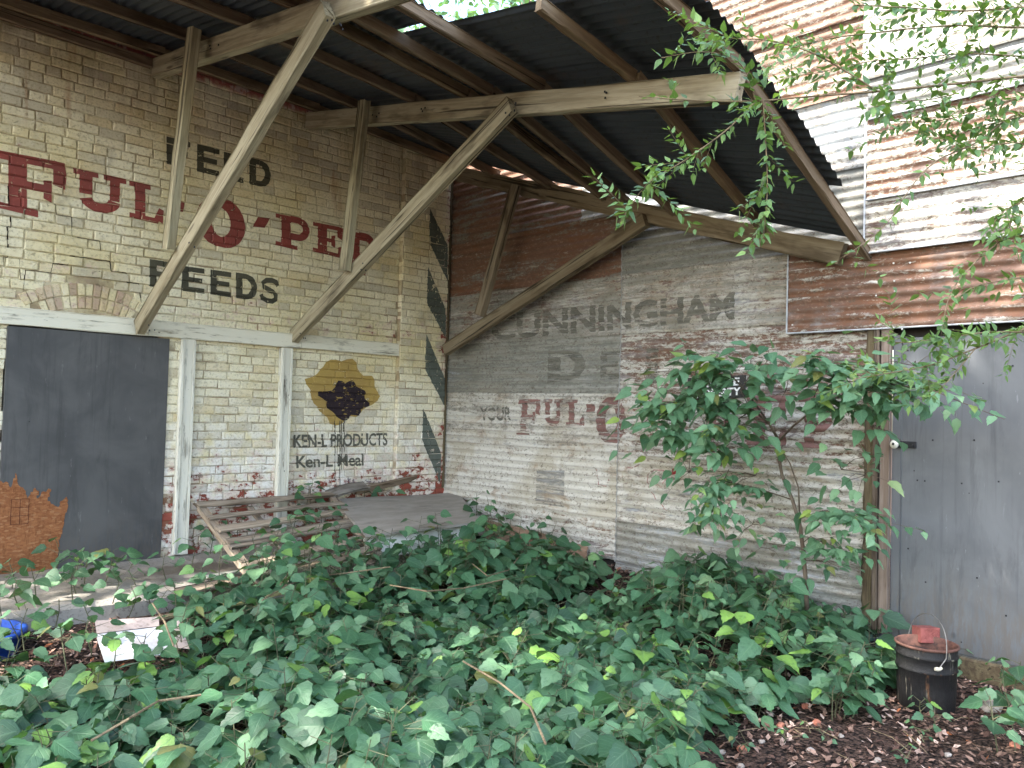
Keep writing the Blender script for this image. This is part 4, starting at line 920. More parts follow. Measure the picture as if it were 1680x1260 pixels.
# ------------------------------------------------------------------ sapling against the metal wall
SP = empty('sapling', 'slender leafy sapling growing against the rusty metal wall', 'tree', loc=tuple(PX(1322, 955, 0, -.5)))
br = MB(); si = []
def branch(px, x0, x1, r0, r1, leafy=.3, step=.024, twigs=True, smin=.095, smax=.15):
    n = len(px); P_ = [PX(a, b, 0, x0+(x1-x0)*i/(n-1)) for i, (a, b) in enumerate(px)]
    rr = [r0+(r1-r0)*i/(n-1) for i in range(n)]; br.tube(P_, rr, 6, .5)
    L = [(P_[i+1]-P_[i]).length for i in range(n-1)]; tot = sum(L); d = tot*leafy; side = 1
    while d < tot:
        a = d; i = 0
        while i < n-2 and a > L[i]: a -= L[i]; i += 1
        p = P_[i].lerp(P_[i+1], min(1, a/L[i])); t = (P_[i+1]-P_[i]).normalized()
        sd = t.cross(Vector((0, 0, 1))); sd = (sd if sd.length > .1 else Vector((0, 1, 0))).normalized()*side; side = -side
        def one(p, dirv, s):
            tip = dirv+Vector((0, 0, rv.uniform(-.65, .05)))+Vector((-.25, -.15, 0))*rv.random(); nrm = Vector((0, 0, 1))+OPEN*rv.uniform(.2, .9)+rdir()*.45
            si.append((frame(p+dirv*.012, tip, nrm, s), rv.randrange(4), rv.random()))
        one(p, (sd+t*.5+rdir()*.4).normalized(), rv.uniform(smin, smax))
        if twigs and rv.random() < .62:
            tl = rv.uniform(.10, .30); dv = (sd*.8+t*.6+Vector((-.35, -.2, rv.uniform(-.45, .35)))*.9+rdir()*.35).normalized(); e = p+dv*tl
            br.tube([p, p+dv*tl*.5+Vector((0, 0, .01)), e], [r1*.7, r1*.5, r1*.35], 4, .5, cap=False)
            m_ = int(tl/.035)
            for k in range(1, m_+1):
                qq = p.lerp(e, k/m_); s2 = dv.cross(Vector((0, 0, 1))).normalized()*(1 if k % 2 else -1); one(qq, (s2+dv*.7+rdir()*.35).normalized(), rv.uniform(smin, smax)*.92)
        d += step*rv.uniform(.8, 1.6)
branch([(1324, 1000), (1322, 955), (1318, 905), (1312, 860), (1300, 820), (1283, 780), (1276, 740), (1275, 718)], -.5, -.55, .016, .010, .98, twigs=False)
branch([(1275, 718), (1262, 695), (1235, 672), (1190, 660), (1140, 655), (1085, 665)], -.55, -.85, .009, .003)
branch([(1262, 695), (1230, 650), (1195, 610), (1165, 590), (1130, 578)], -.55, -.9, .007, .0025, .25)
branch([(1276, 725), (1300, 700), (1340, 668), (1400, 640), (1460, 630)], -.55, -.8, .008, .003, .35)
branch([(1460, 630), (1530, 640), (1590, 665), (1648, 688)], -.8, -.95, .0035, .0015, .1, .05, False, .07, .11)
branch([(1325, 680), (1338, 645), (1350, 612), (1368, 588)], -.6, -.8, .004, .002, .4)
branch([(1312, 850), (1310, 800), (1296, 760), (1280, 735)], -.5, -.6, .006, .004, .9, twigs=False)
branch([(1312, 850), (1350, 838), (1400, 845), (1440, 860)], -.5, -.7, .005, .002, .2, smin=.07, smax=.11)
branch([(1300, 820), (1240, 800), (1190, 790), (1150, 798)], -.52, -.75, .004, .002, .25, smin=.07, smax=.11)
branch([(1196, 770), (1182, 800), (1165, 830), (1150, 845)], -.7, -.75, .003, .0015, .1, smin=.07, smax=.11)
branch([(1235, 672), (1200, 695), (1150, 720), (1100, 715)], -.6, -.9, .004, .002, .15)
branch([(1262, 695), (1240, 690), (1215, 640), (1240, 600)], -.6, -.9, .004, .002, .2)
branch([(1318, 890), (1330, 880), (1360, 895), (1400, 905)], -.5, -.65, .003, .0015, .3, smin=.06, smax=.1)
def cluster(px, py, x, rx, ry, n, smin=.09, smax=.15):
    root = PX(px, py, 0, x+.15)
    for _ in range(n):
        a = rv.gauss(0, .72)*rx; b = rv.gauss(0, .66)*ry; p = PX(px+a, py+b, 0, x+rv.uniform(-.22, .22)); d = (p-root)
        dv = (d.normalized() if d.length > .01 else Vector((-1, 0, 0)))+rdir()*.4; tip = dv+Vector((-.3, -.2, rv.uniform(-.6, .0))); nrm = Vector((0, 0, 1))+OPEN*rv.uniform(.2, 1.0)+rdir()*.4
        if rv.random() < .3: br.tube([root, root.lerp(p, .55)+Vector((0, 0, .02)), p], [.0024, .0018, .001], 4, .5, cap=False)
        si.append((frame(p, tip, nrm, rv.uniform(smin, smax)), rv.randrange(4), rv.random()))
for args in ((1180, 845, -.6, 45, 26, 14, .07, .11), (1235, 860, -.55, 45, 26, 14, .06, .1), (1130, 775, -.75, 50, 26, 18, .08, .12), (1290, 640, -.75, 40, 30, 18, .08, .13), (1265, 590, -.8, 40, 22, 16, .08, .13), (1080, 640, -.85, 40, 30, 16), (1150, 636, -.85, 26, 18, 26, .09, .13), (1330, 920, -.5, 60, 22, 26, .06, .11), (1260, 900, -.5, 40, 22, 12, .06, .1), (1480, 655, -.85, 50, 18, 22, .08, .12), (1420, 780, -.6, 26, 40, 16, .06, .1), (1150, 620, -.75, 80, 42, 36), (1110, 690, -.8, 65, 32, 30), (1190, 690, -.7, 75, 45, 30), (1560, 655, -.9, 60, 18, 16, .07, .11), (1230, 600, -.8, 45, 30, 22), (1180, 740, -.7, 60, 28, 30), (1060, 690, -.85, 22, 22, 12), (1370, 615, -.75, 60, 28, 40), (1440, 640, -.8, 60, 26, 40), (1400, 670, -.75, 60, 20, 25), (1380, 770, -.65, 50, 30, 16), (1240, 780, -.6, 70, 30, 16, .06, .1), (1370, 850, -.6, 55, 35, 26, .06, .11), (1180, 830, -.7, 40, 30, 12, .07, .11), (1350, 890, -.55, 60, 25, 22, .06, .1), (1540, 640, -.9, 40, 15, 12, .07, .11), (1430, 700, -.7, 30, 25, 10), (1500, 600, -.8, 40, 16, 14, .08, .11)): cluster(*args)
o = br.build('trunk', M['bark'], SP, smooth_=True)
si[:] = [t for t in si if not (lambda q: 1194 < q[0] < 1232 and 608 < q[1] < 656)(proj(t[0].translation+t[0].to_3x3() @ Vector((.5, 0, 0))))]
print('sapling leaves', len(si)); foliage(SP, si, narrow, M['leaf_sap'], 295)

# ------------------------------------------------------------------ overhanging shrub with small glossy leaves, top right
OS = empty('overhanging_shrub', 'arching twigs with small glossy leaves hanging in front of the roof edge', 'shrub', loc=tuple(PD(1790, 620, 2.6)))
tw = MB(); oi = []
def spray(px, d0, d1, r0, r1, step=.017, dens=1.0, smin=.020, smax=.044, side_tw=.5):
    n = len(px); P_ = [PD(a, b, d0+(d1-d0)*i/(n-1)) for i, (a, b) in enumerate(px)]
    # smooth the polyline
    Q = []
    for i in range(n-1):
        p0, p1, p2, p3 = P_[max(i-1, 0)], P_[i], P_[i+1], P_[min(i+2, n-1)]
        for k in range(5):
            t = k/5; Q.append(.5*((2*p1)+(p2-p0)*t+(2*p0-5*p1+4*p2-p3)*t*t+(3*p1-p0-3*p2+p3)*t**3))
    Q.append(P_[-1]); m_ = len(Q)
    tw.tube(Q, [r0+(r1-r0)*i/(m_-1) for i in range(m_)], 5, .5)
    def leafpair(p, t, s):
        sd = t.cross(rdir()).normalized()
        for sgn in (1, -1):
            if rv.random() > dens: continue
            dv = (sd*sgn*.9+t*.7+rdir()*.35).normalized()
            oi.append((frame(p+dv*.004, dv+Vector((0, 0, rv.uniform(-.2, .15))), Vector((0, 0, 1))+OPEN*rv.uniform(0, .8)+rdir()*.55, s), rv.randrange(3), rv.random()))
    acc = 0; step *= 1.05
    for i in range(m_-1):
        a, b = Q[i], Q[i+1]; L = (b-a).length; t = (b-a).normalized(); acc += L
        while acc > step:
            acc -= step; p = a.lerp(b, rv.random()); leafpair(p, t, rv.uniform(smin, smax))
            if rv.random() < side_tw*.5:
                dv = (t*.6+rdir()*.9+Vector((0, 0, -.1))).normalized(); tl = rv.uniform(.05, .20); e = p+dv*tl; tw.tube([p, e], [r1*.8, r1*.4], 3, .5, cap=False)
                k = max(2, int(tl/.016))
                for j in range(1, k+1): leafpair(p.lerp(e, j/k), dv, rv.uniform(smin, smax)*.9)
spray([(1790, 120), (1680, 125), (1560, 138), (1440, 150), (1330, 158), (1235, 166), (1130, 164), (1048, 158)], 2.5, 2.35, .005, .0016, .030, .75, side_tw=.35)
spray([(1240, 166), (1190, 215), (1120, 265), (1062, 302), (1015, 368)], 2.38, 2.3, .0028, .001, .014)
spray([(1252, 166), (1256, 230), (1259, 310), (1252, 392)], 2.38, 2.36, .0025, .001, .013)
spray([(1440, 150), (1340, 90), (1260, 66), (1200, 62), (1142, 36)], 2.45, 2.3, .003, .001, .015)
spray([(1240, 166), (1225, 120), (1200, 95), (1150, 85), (1085, 95)], 2.38, 2.3, .0025, .001, .016)
spray([(1790, 40), (1680, 45), (1560, 42), (1450, 52), (1370, 62), (1300, 78)], 2.6, 2.5, .004, .0015, .018, .9, side_tw=.8)
spray([(1790, 10), (1680, 12), (1580, 18), (1480, 12), (1400, 8)], 2.6, 2.5, .004, .0015, .016, .9, side_tw=.8)
spray([(1790, 90), (1680, 92), (1580, 88), (1500, 96), (1430, 100), (1340, 120)], 2.6, 2.5, .003, .0015, .017, .9, side_tw=.9)
spray([(1790, 170), (1680, 160), (1600, 185), (1520, 200), (1440, 195)], 2.6, 2.5, .003, .0015, .020, .85, side_tw=.8)
spray([(1790, 210), (1680, 185), (1600, 235), (1540, 262), (1500, 300), (1450, 372), (1384, 422)], 2.6, 2.35, .0035, .001, .026, .6, side_tw=.3)
spray([(1680, 190), (1600, 210), (1550, 230), (1520, 190)], 2.55, 2.5, .0025, .001, .015, .9, side_tw=.9)
spray([(1790, 260), (1680, 235), (1620, 240), (1560, 245)], 2.5, 2.45, .0025, .001, .016, .9, side_tw=.8)
spray([(1790, 280), (1680, 325), (1650, 385), (1600, 430), (1560, 480), (1545, 540)], 2.4, 2.2, .0035, .001, .020, .8, side_tw=.5)
spray([(1680, 330), (1650, 345), (1630, 370), (1640, 410)], 2.35, 2.3, .002, .001, .015)
spray([(1790, 430), (1680, 455), (1600, 470), (1560, 500)], 2.4, 2.3, .0025, .001, .022, .7)
spray([(1790, 505), (1680, 540), (1600, 572), (1530, 598), (1460, 612), (1400, 622)], 2.6, 2.4, .004, .0012, .018, .9, side_tw=.8)
spray([(1680, 545), (1620, 545), (1540, 556), (1480, 562), (1440, 556)], 2.5, 2.4, .0025, .001, .017, .85, side_tw=.6)
spray([(1600, 572), (1560, 620), (1530, 650)], 2.45, 2.4, .002, .001, .018, .9, side_tw=.6)
for a in range(2):
    x0 = rv.uniform(1450, 1690); y0 = rv.uniform(-10, 190); spray([(x0+80, y0+rv.uniform(-30, 20)), (x0+30, y0), (x0-30, y0+rv.uniform(-5, 20)), (x0-80, y0+rv.uniform(-5, 45))], rv.uniform(2.3, 2.8), rv.uniform(2.3, 2.6), .0022, .0009, .028, .75, side_tw=.5)
tw.build('twigs', M['twig'], OS, smooth_=True); print('shrub leaves', len(oi)); foliage(OS, oi, tiny, M['leaf_small'], 295)

# ------------------------------------------------------------------ out-of-view trees, crowns placed to shade the yard (beside and behind the camera), and one beyond the corner
def tree(name, label, base, clumps, nleaf, size, trunk_top, r0):
    T = empty(name, label, 'tree', loc=base); b = Vector(base); tt = Vector(trunk_top); mb = MB()
    mb.tube([b-Vector((0, 0, .2)), b.lerp(tt, .35)+Vector((.15, .1, 0)), b.lerp(tt, .7)-Vector((.1, .05, 0)), tt], [r0*1.25, r0, r0*.75, r0*.45], 9, .5)
    for c, r, keep in clumps[::5]:
        s = b.lerp(tt, rv.uniform(.55, 1.0)); m_ = s.lerp(c, .5)+Vector((0, 0, rv.uniform(-.1, .3))); mb.tube([s, m_, c], [r0*.22, r0*.13, r0*.04], 5, .5, cap=False)
    mb.build('trunk', M['bark'], T, smooth_=True); L = []
    for c, r, keep in clumps:
        for _ in range(nleaf):
            p = c+rdir()*r*rv.random()**.45
            if keep and not keep(p): continue
            L.append((frame(p, rdir()+Vector((0, 0, -.3)), Vector((0, 0, 1))+rdir()*.9, rv.uniform(.7, 1.2)*size), rv.randrange(3), rv.random()))
    o = joined_leaves('crown', L, tiny, M['leaf_sap'], T); o.matrix_basis = Matrix.Translation(-Vector(base)); o['kind'] = 'stuff'; return len(L)
patch = [(PX(120, 1030, 2, .35), .52), (PX(40, 1060, 2, .3), .42), (PX(250, 1110, 2, .4), .10), (PX(215, 1060, 2, .3), .2), (PX(60, 1120, 2, .2), .14), (PX(1085, 1120, 2, .4), .05), (PX(1500, 1200, 2, .0), .12), (PX(1330, 1060, 2, .35), .10)]  # sun patches on the ground, opened as gaps in the crowns
for _ in range(16): patch.append((PX(rv.uniform(300, 1400), rv.uniform(1000, 1230), 2, .35), rv.uniform(.04, .10)))
def keep_leaf(p):
    # leaves dropped so sun reaches the upper metal wall and chosen ground patches
    t = (0-p.x)/(-TO_SUN.x); hit = p-TO_SUN*t
    if hit.z > 2.75 and -7.5 < hit.y < .3: return rv.random() < (.10 if hit.z > 3.2 else .45)
    t = (p.z-.3)/TO_SUN.z; h = p-TO_SUN*t
    for c, r in patch:
        if (h.x-c.x)**2+(h.y-c.y)**2 < r*r: return False
    return True
cl_a, cl_b = [], []  # leaf clumps set along sun rays from the spots to be shaded
for _ in range(130):
    g_ = Vector((rv.uniform(-6.6, -.5), rv.uniform(-7.2, -.1), .2)); zt = rv.uniform(7.6, 10.6); cl_a.append((g_+TO_SUN*((zt-.2)/TO_SUN.z), rv.uniform(.55, .95), keep_leaf))
for _ in range(16):
    g_ = Vector((rv.uniform(-3.0, -.9), rv.uniform(-1.1, -.1), .5)); zt = rv.uniform(7.6, 10.2); cl_a.append((g_+TO_SUN*((zt-.5)/TO_SUN.z), rv.uniform(.5, .8), keep_leaf))
for _ in range(80):
    g_ = Vector((0, rv.uniform(-7.6, -2.6), rv.uniform(.1, 2.6))); zt = rv.uniform(8.4, 11.2); cl_b.append((g_+TO_SUN*((zt-g_.z)/TO_SUN.z), rv.uniform(.5, .85), keep_leaf))
n1 = tree('shade_tree', 'unseen tall tree left of the slab, crown laid out to shade the yard', (-10.2, -2.6, 0), cl_a, 75, .24, (-9.6, -1.0, 9.0), .24)
n2 = tree('shade_tree', 'unseen slimmer tree, crown placed to shade the lower metal wall', (-8.3, -3.6, 0), cl_b, 75, .22, (-7.2, -1.8, 9.4), .17)
cl_c = [(Vector((4.2+rv.uniform(-2.4, 2.4), 3.2+rv.uniform(-2.4, 2.4), 8.6+rv.uniform(-2.0, 2.6))), rv.uniform(.4, .9), None) for _ in range(70)]
n3 = tree('background_tree', 'leafy tree rising beyond the corner of the two walls', (4.4, 3.4, 0), cl_c, 55, .17, (4.2, 3.2, 8.6), .2)
print('tree leaves', n1, n2, n3)

# ------------------------------------------------------------------ timber and rubbish on the slab
def thing(o, label, cat, group=None): return tag(o, label, cat, group)
RK = empty('timber_rack', 'weathered slatted timber frame lying tilted below the painted panel', 'pallet')
bl, brr = PX(330, 834, 1, -.16), PX(546, 817, 1, -.16); fl, fr = PX(430, 968, 2, .33), PX(618, 908, 2, .40)
gw = M['grey_wood']; up = (0, -.35, 1)
plank('rail', bl, fl, .075, .045, up, gw, RK, (1.05, .98, .88, 1)); plank('rail', brr, fr, .075, .045, up, gw, RK, (1.1, 1.02, .93, 1))
lift = Vector((0, -.006, .034))
for t, wd, cc in ((0.0, .085, .80), (.20, .06, .70), (.36, .085, .95), (.52, .075, .72), (.58, .05, .62), (.80, .085, .80), (.97, .085, .72)):
    plank('slat', bl.lerp(fl, t)+lift-(fr-fl).normalized()*.03, brr.lerp(fr, t)+lift+(fr-fl).normalized()*.03, wd, .022, up, gw, RK, (cc*1.15, cc*1.08, cc*.98, 1), bow=U(-.008, .008))
for s in (.34, .66): plank('batten', bl.lerp(brr, s)-lift*.5, fl.lerp(fr, s)-lift*.5, .05, .03, up, gw, RK, (.80, .74, .68, 1))
# loose boards below and around
M['white_board'] = m_plain('dirty_white_board', (.50, .49, .44), (.62, .62, .58), 6, .7, .2, c3=(.36, .33, .27))
M['grey_ply'] = m_plain('grey_weathered_plywood', (.235, .21, .18), (.30, .275, .24), 2.2, .85, .35, stretch=(1.5, 4, 4), c3=(.18, .16, .14))
def panel(name, q, th, mat, label, cat, nx_=10, warp=.012):
    q = [Vector(p) for p in q]; nrm = (q[1]-q[0]).cross(q[3]-q[0]).normalized(); mb = MB()
    for s in (0, 1):
        for j in range(nx_+1):
            for i in range(nx_+1):
                u, v = i/nx_, j/nx_; p = (q[0]*(1-u)+q[1]*u)*(1-v)+(q[3]*(1-u)+q[2]*u)*v; wv = warp*mnoise.noise(p*2.0+Vector((3, 1, 0)))
                if i in (0, nx_) or j in (0, nx_): p = p+Vector((U(-.006, .006), U(-.006, .006), 0))
                mb.v.append(tuple(p+nrm*(wv+(-th if s else 0)))); mb.tone.append(.5)
    N1 = nx_+1; k = N1*N1
    for j in range(nx_):
        for i in range(nx_): mb.f += [(j*N1+i, j*N1+i+1, (j+1)*N1+i+1, (j+1)*N1+i), (k+j*N1+i, k+(j+1)*N1+i, k+(j+1)*N1+i+1, k+j*N1+i+1)]
    for i in range(nx_):
        for a, b in ((i, i+1), ((nx_*N1)+i+1, nx_*N1+i), ((i+1)*N1, i*N1), (i*N1+nx_, (i+1)*N1+nx_)): mb.f.append((a, a+k, b+k, b))
    return thing(mb.build(name, mat), label, cat)
panel('plywood_sheet', [PX(600, 878, 2, .53), PX(790, 856, 2, .56), PX(752, 808, 1, -.13), PX(545, 818, 1, -.15)], .018, M['grey_ply'], 'grey weathered plywood sheet lying flat in the corner', 'board')
panel('white_board', [PX(604, 915, 2, .36), PX(768, 897, 2, .36), PX(766, 862, 2, .525), PX(598, 882, 2, .50)], .02, M['white_board'], 'dirty white board propped under the grey plywood sheet', 'board')
panel('plywood_scrap', [PX(450, 985, 2, .29), PX(620, 955, 2, .29), PX(560, 900, 2, .31), PX(400, 925, 2, .31)], .015, M['grey_ply'], 'low plywood scrap under the slatted timber frame', 'board')
a_, b_ = PX(540, 812, 1, -.14), PX(600, 798, 1, -.10)
thing(plank('warped_board', a_, b_+Vector((0, 0, .005)), .12, .03, (0, -.5, 1), gw, None, (.62, .64, .66, 1), bow=.02), 'short warped grey board on top of the plywood sheet', 'plank')
thing(plank('leaning_plank', PX(585, 806, 1, -.12), PX(682, 784, 1, -.05), .03, .065, (0, -.3, 1), gw, None, (.60, .52, .44, 1)), 'brown plank leaning on the brick wall behind the plywood', 'plank')
thing(plank('short_stick', PX(318, 826, 1, -.15), PX(346, 850, 1, -.20), .02, .02, (0, -.3, 1), gw, None, (.5, .42, .34, 1)), 'short dark stick poking out by the cream post', 'stick')
thing(plank('yellow_strip', PX(368, 994, 2, .30), PX(462, 973, 2, .30), .045, .022, (0, 0, 1), M['cream_wood'], None, (1.1, .98, .62, 1)), 'pale yellow wooden strip on the slab edge', 'plank')
thing(plank('tan_strip', PX(200, 1026, 2, .285), PX(312, 1004, 2, .285), .05, .02, (0, 0, 1), gw, None, (1.05, .92, .66, 1)), 'tan wooden strip lying near the white box', 'plank')
thing(plank('white_strip', PX(338, 947, 2, .285), PX(402, 936, 2, .285), .045, .02, (0, 0, 1), M['cream_wood'], None, (1, 1, 1, 1)), 'thin white strip beside the timber frame', 'plank')
thing(plank('low_plank', PX(300, 970, 2, .285), PX(420, 945, 2, .285), .16, .025, (0, 0, 1), gw, None, (.72, .66, .6, 1)), 'wide grey plank flat on the concrete slab', 'plank')
M['brown_ply'] = m_plain('brown_split_board', (.20, .125, .08), (.30, .20, .135), 3, .85, .4, stretch=(9, 2, 9), c3=(.10, .06, .04))
panel('brown_board', [PX(905, 905, 2, .26), PX(800, 888, 2, .28), PX(796, 852, 0, -.10), PX(912, 880, 0, -.07)], .016, M['brown_ply'], 'split brown board leaning at the foot of the metal wall', 'board')
panel('brown_scrap', [PX(960, 925, 2, .25), PX(880, 905, 2, .26), PX(890, 878, 0, -.08), PX(965, 898, 0, -.06)], .012, M['brown_ply'], 'smaller brown board scrap beside the split board', 'board')
# white box and blue tub
bx = empty('white_box', 'crumpled white box lying open on the slab edge', 'box'); q = [PX(172, 1080, 2, .26), PX(278, 1066, 2, .26), PX(264, 1032, 2, .29), PX(160, 1044, 2, .29)]
c0 = (q[0]+q[2])/2; ex = (q[1]-q[0]); ey = (q[3]-q[0])
mb = MB(); hh = .032; lo = [Vector((p.x, p.y, SLAB_Z+.0 if False else p.z-.02)) for p in q]; hi = [p+Vector((U(-.01, .01), U(-.01, .01), hh)) for p in lo]
mb.add(lo+hi, [(3, 2, 1, 0), (0, 1, 5, 4), (1, 2, 6, 5), (2, 3, 7, 6), (3, 0, 4, 7), (4, 5, 6, 7)]); M['carton'] = m_plain('white_carton', (.62, .62, .64), (.72, .72, .74), 5, .7, .15, c3=(.50, .42, .38)); mb.build('box_body', M['carton'], bx)
mb = MB(); mb.add([hi[3]+Vector((0, 0, .004)), hi[2]+Vector((0, 0, .004)), hi[2]+Vector((.03, .09, .03)), hi[3]+Vector((.02, .10, .045))], [(0, 1, 2, 3)]); mb.add([hi[1], hi[2], hi[2]+Vector((.1, -.01, .02)), hi[1]+Vector((.09, -.03, -.02))], [(0, 1, 2, 3)]); mb.build('box_flap', m_simple('carton_inside', (.50, .40, .35), .8), bx)
tc = PX(-58, 1084, 2, .09); tb = empty('blue_tub', 'blue plastic tub half buried in leaves beside the slab', 'tub', loc=tuple(tc)); mb = MB(); n = 28
prof = [(.235, -.06), (.262, .14), (.278, .145), (.278, .132), (.285, .13), (.285, .15), (.25, .155), (.222, -.04), (0.0, -.045)]
for r_, z_ in prof: mb.v += [(tc.x+r_*math.cos(2*math.pi*i/n), tc.y+r_*math.sin(2*math.pi*i/n), tc.z+z_) for i in range(n)]; mb.tone += [.5]*n
mb.f = [(k*n+i, k*n+(i+1) % n, (k+1)*n+(i+1) % n, (k+1)*n+i) for k in range(len(prof)-1) for i in range(n)]
mb.build('tub_body', m_simple('blue_plastic', (.012, .06, .32), .4), tb, smooth_=True)
mb = MB(); mb.tube([tc+Vector((-.2, -.2, .13)), tc+Vector((-.24, -.25, .10)), tc+Vector((-.14, -.29, .10)), tc+Vector((-.1, -.26, .13))], .008, 6); mb.build('tub_handle', bpy.data.materials['blue_plastic'], tb)

# ------------------------------------------------------------------ tar bucket with a loose brick
bc = PX(1519, 1158, 2, gz(-.8, -4.98)); bc.z = gz(bc.x, bc.y); R0, R1, HB = .136, .150, .330
BK = empty('tar_bucket', 'tar-blackened metal bucket standing before the blue grey door', 'bucket', loc=tuple(bc))
g = G('tarred_bucket'); p = g.pos(); zz = g.sep(p)[2]
st = g.noise(g.mapv(p, (38, 38, 2.2)), 1.0, 5, .65); bb = g.noise(p, 22, 5, .7)
c = g.mix((.006, .006, .007), (.018, .017, .017), bb); c = g.mix(c, (.24, .22, .17), g.mul(g.step(st, .61, .66), .8)); c = g.mix(c, (.16, .075, .035), g.mul(g.step(g.noise(g.mapv(p, (20, 20, 5)), 1.0, 4), .58, .68), .7))
M['tar'] = g.out(c, .55, g.bump(g.add(bb, st), .6, .008), spec=.25)
M['rust'] = m_plain('bucket_rust', (.065, .030, .022), (.13, .060, .044), 25, .8, .4, c3=(.03, .022, .018))
def lathe(prof, c, n=40):
    mb = MB()
    for r_, z_ in prof: mb.v += [(c.x+r_*math.cos(2*math.pi*i/n), c.y+r_*math.sin(2*math.pi*i/n), c.z+z_) for i in range(n)]; mb.tone += [.5]*n
    mb.f = [(k*n+i, k*n+(i+1) % n, (k+1)*n+(i+1) % n, (k+1)*n+i) for k in range(len(prof)-1) for i in range(n)]; return mb
lathe([(0, .004), (R0, .004), (R0+.003, .012), (R0+.006, .10), (R0+.009, .20), (R0+.015, .205), (R0+.009, .212), (R0+.011, .27), (R0+.018, .276), (R0+.011, .283), (R1-.002, HB-.012)], bc).build('bucket_wall', M['tar'], BK, smooth_=True)
lathe([(R1-.002, HB-.013), (R1+.006, HB-.008), (R1+.007, HB), (R1, HB+.004), (R1-.006, HB-.002), (R1-.010, HB-.05), (R1-.012, HB-.09)], bc).build('rim', M['rust'], BK, smooth_=True)
mb = MB(); n = 22; mb.v = [(bc.x, bc.y, bc.z+HB-.05)]; mb.tone = [.5]
for k in range(1, 6):
    for i in range(n):
        a = 2*math.pi*i/n; r_ = (R1-.011)*k/5; x_, y_ = r_*math.cos(a), r_*math.sin(a)
        lv = (-x_*.5+y_*.6)*.28+.016*mnoise.noise(Vector((x_*30, y_*30, 0))); mb.v.append((bc.x+x_, bc.y+y_, bc.z+HB-.055+lv*(1 if k < 5 else .9))); mb.tone.append(.5)
mb.f = [(0, 1+i, 1+(i+1) % n) for i in range(n)]+[(1+(k-1)*n+i, 1+k*n+i, 1+k*n+(i+1) % n, 1+(k-1)*n+(i+1) % n) for k in range(1, 5) for i in range(n)]
mb.build('tar_fill', m_simple('lumpy_tar', (.014, .014, .016), .38), BK)
lr = Vector((.716, -.698, 0)); fd = Vector((.698, .716, 0))        # bail spans front to back
mb = MB(); P_ = []
fr_ = (-fd*.97+lr*.12).normalized()
for i in range(21):
    a = math.pi*i/20; P_.append(bc+fr_*(R1+.010)*math.cos(a)+Vector((0, 0, HB-.035+.185*math.sin(a)**.8))+lr*.02*math.sin(a))
mb.tube(P_, .0026, 6); mb.tube([P_[0]+Vector((0, 0, 0)), P_[0]-lr*.035-Vector((0, 0, .05))], .0026, 6); mb.build('bail_handle', m_simple('wire', (.22, .21, .20), .45, .6), BK)
mb = MB(); e = P_[0]-lr*.04-Vector((0, 0, .055)); mb.tube([e-lr*.018, e-lr*.006, e+lr*.006, e+lr*.018+Vector((0, 0, .008))], [.009, .011, .009, .008], 8); mb.build('bail_grip', m_simple('grip', (.50, .46, .36), .6), BK)
mb = MB(); Mx = Matrix.Rotation(math.radians(-44), 4, 'Z') @ Matrix.Rotation(math.radians(-6), 4, 'X')
mb.box(PX(1519, 1040, 2, bc.z+HB+.005)+Vector((0, 0, 0)), .106, .095, .082, .003, M=Mx); mb.v = [tuple(Vector(v)+Vector((U(-.003, .003), U(-.003, .003), U(-.004, .002)))) for v in mb.v]
lb = mb.build('loose_brick', m_plain('loose_red_brick', (.17, .048, .042), (.24, .075, .066), 26, .95, .8, c3=(.11, .03, .025)))
thing(lb, 'broken red brick resting in the top of the tar bucket', 'brick')

# ------------------------------------------------------------------ leaf litter, twigs, stones, small weeds
g = G('litter_chips'); t = g.attr('tone'); p = g.pos(); n_ = g.noise(p, 60, 3)
c = g.mix((.075, .042, .032), (.20, .125, .095), g.step(t, .1, .6)); c = g.mix(c, (.42, .31, .26), g.step(t, .74, .88)); c = g.mix(c, (.36, .13, .06), g.step(t, .965, .985)); c = g.mix(c, (.02, .014, .011), g.mul(g.step(n_, .5, .7), .6))
M['litter'] = g.out(c, .9, g.bump(n_, .3, .004), spec=.2)
chip = leaf_template(3, .55, .5, -.25, 0, 5); mb = MB(); rl = random.Random(5); ci = []
for _ in range(24000):
    x, y = rl.uniform(-6.5, .0), rl.uniform(-6.4, -.9)
    q = proj((x, y, 0))
    if q[2] < 1.4 or not (-60 < q[0] < 1740 and 880 < q[1] < 1330): continue
    if q[1] > 1100 or rl.random() < .45:
        m_ = frame((x, y, gz(x, y)+rl.uniform(.001, .016)), Vector((rl.uniform(-1, 1), rl.uniform(-1, 1), rl.uniform(-.25, .25))), Vector((rl.uniform(-.5, .5), rl.uniform(-.5, .5), 1)), rl.uniform(.018, .05)); ci.append((m_, 0, rl.random()))
for cx, cy, rr, nn in ((120, 1105, 90, 500), (1010, 945, 90, 500), (560, 1030, 60, 200)):
    for _ in range(nn):
        p = PX(cx+rl.gauss(0, rr*.6), cy+rl.gauss(0, rr*.3), 2, .15); ci.append((frame((p.x, p.y, gz(p.x, p.y)+rl.uniform(.004, .02)), Vector((rl.uniform(-1, 1), rl.uniform(-1, 1), rl.uniform(-.25, .25))), Vector((rl.uniform(-.5, .5), rl.uniform(-.5, .5), 1)), rl.uniform(.025, .05)), 0, rl.random()))
LT = joined_leaves('leaf_litter', ci, [chip], M['litter'], None); tag(LT, 'dry brown leaf litter and bark chips over the soil', 'litter', None, 'stuff')
mb = MB()
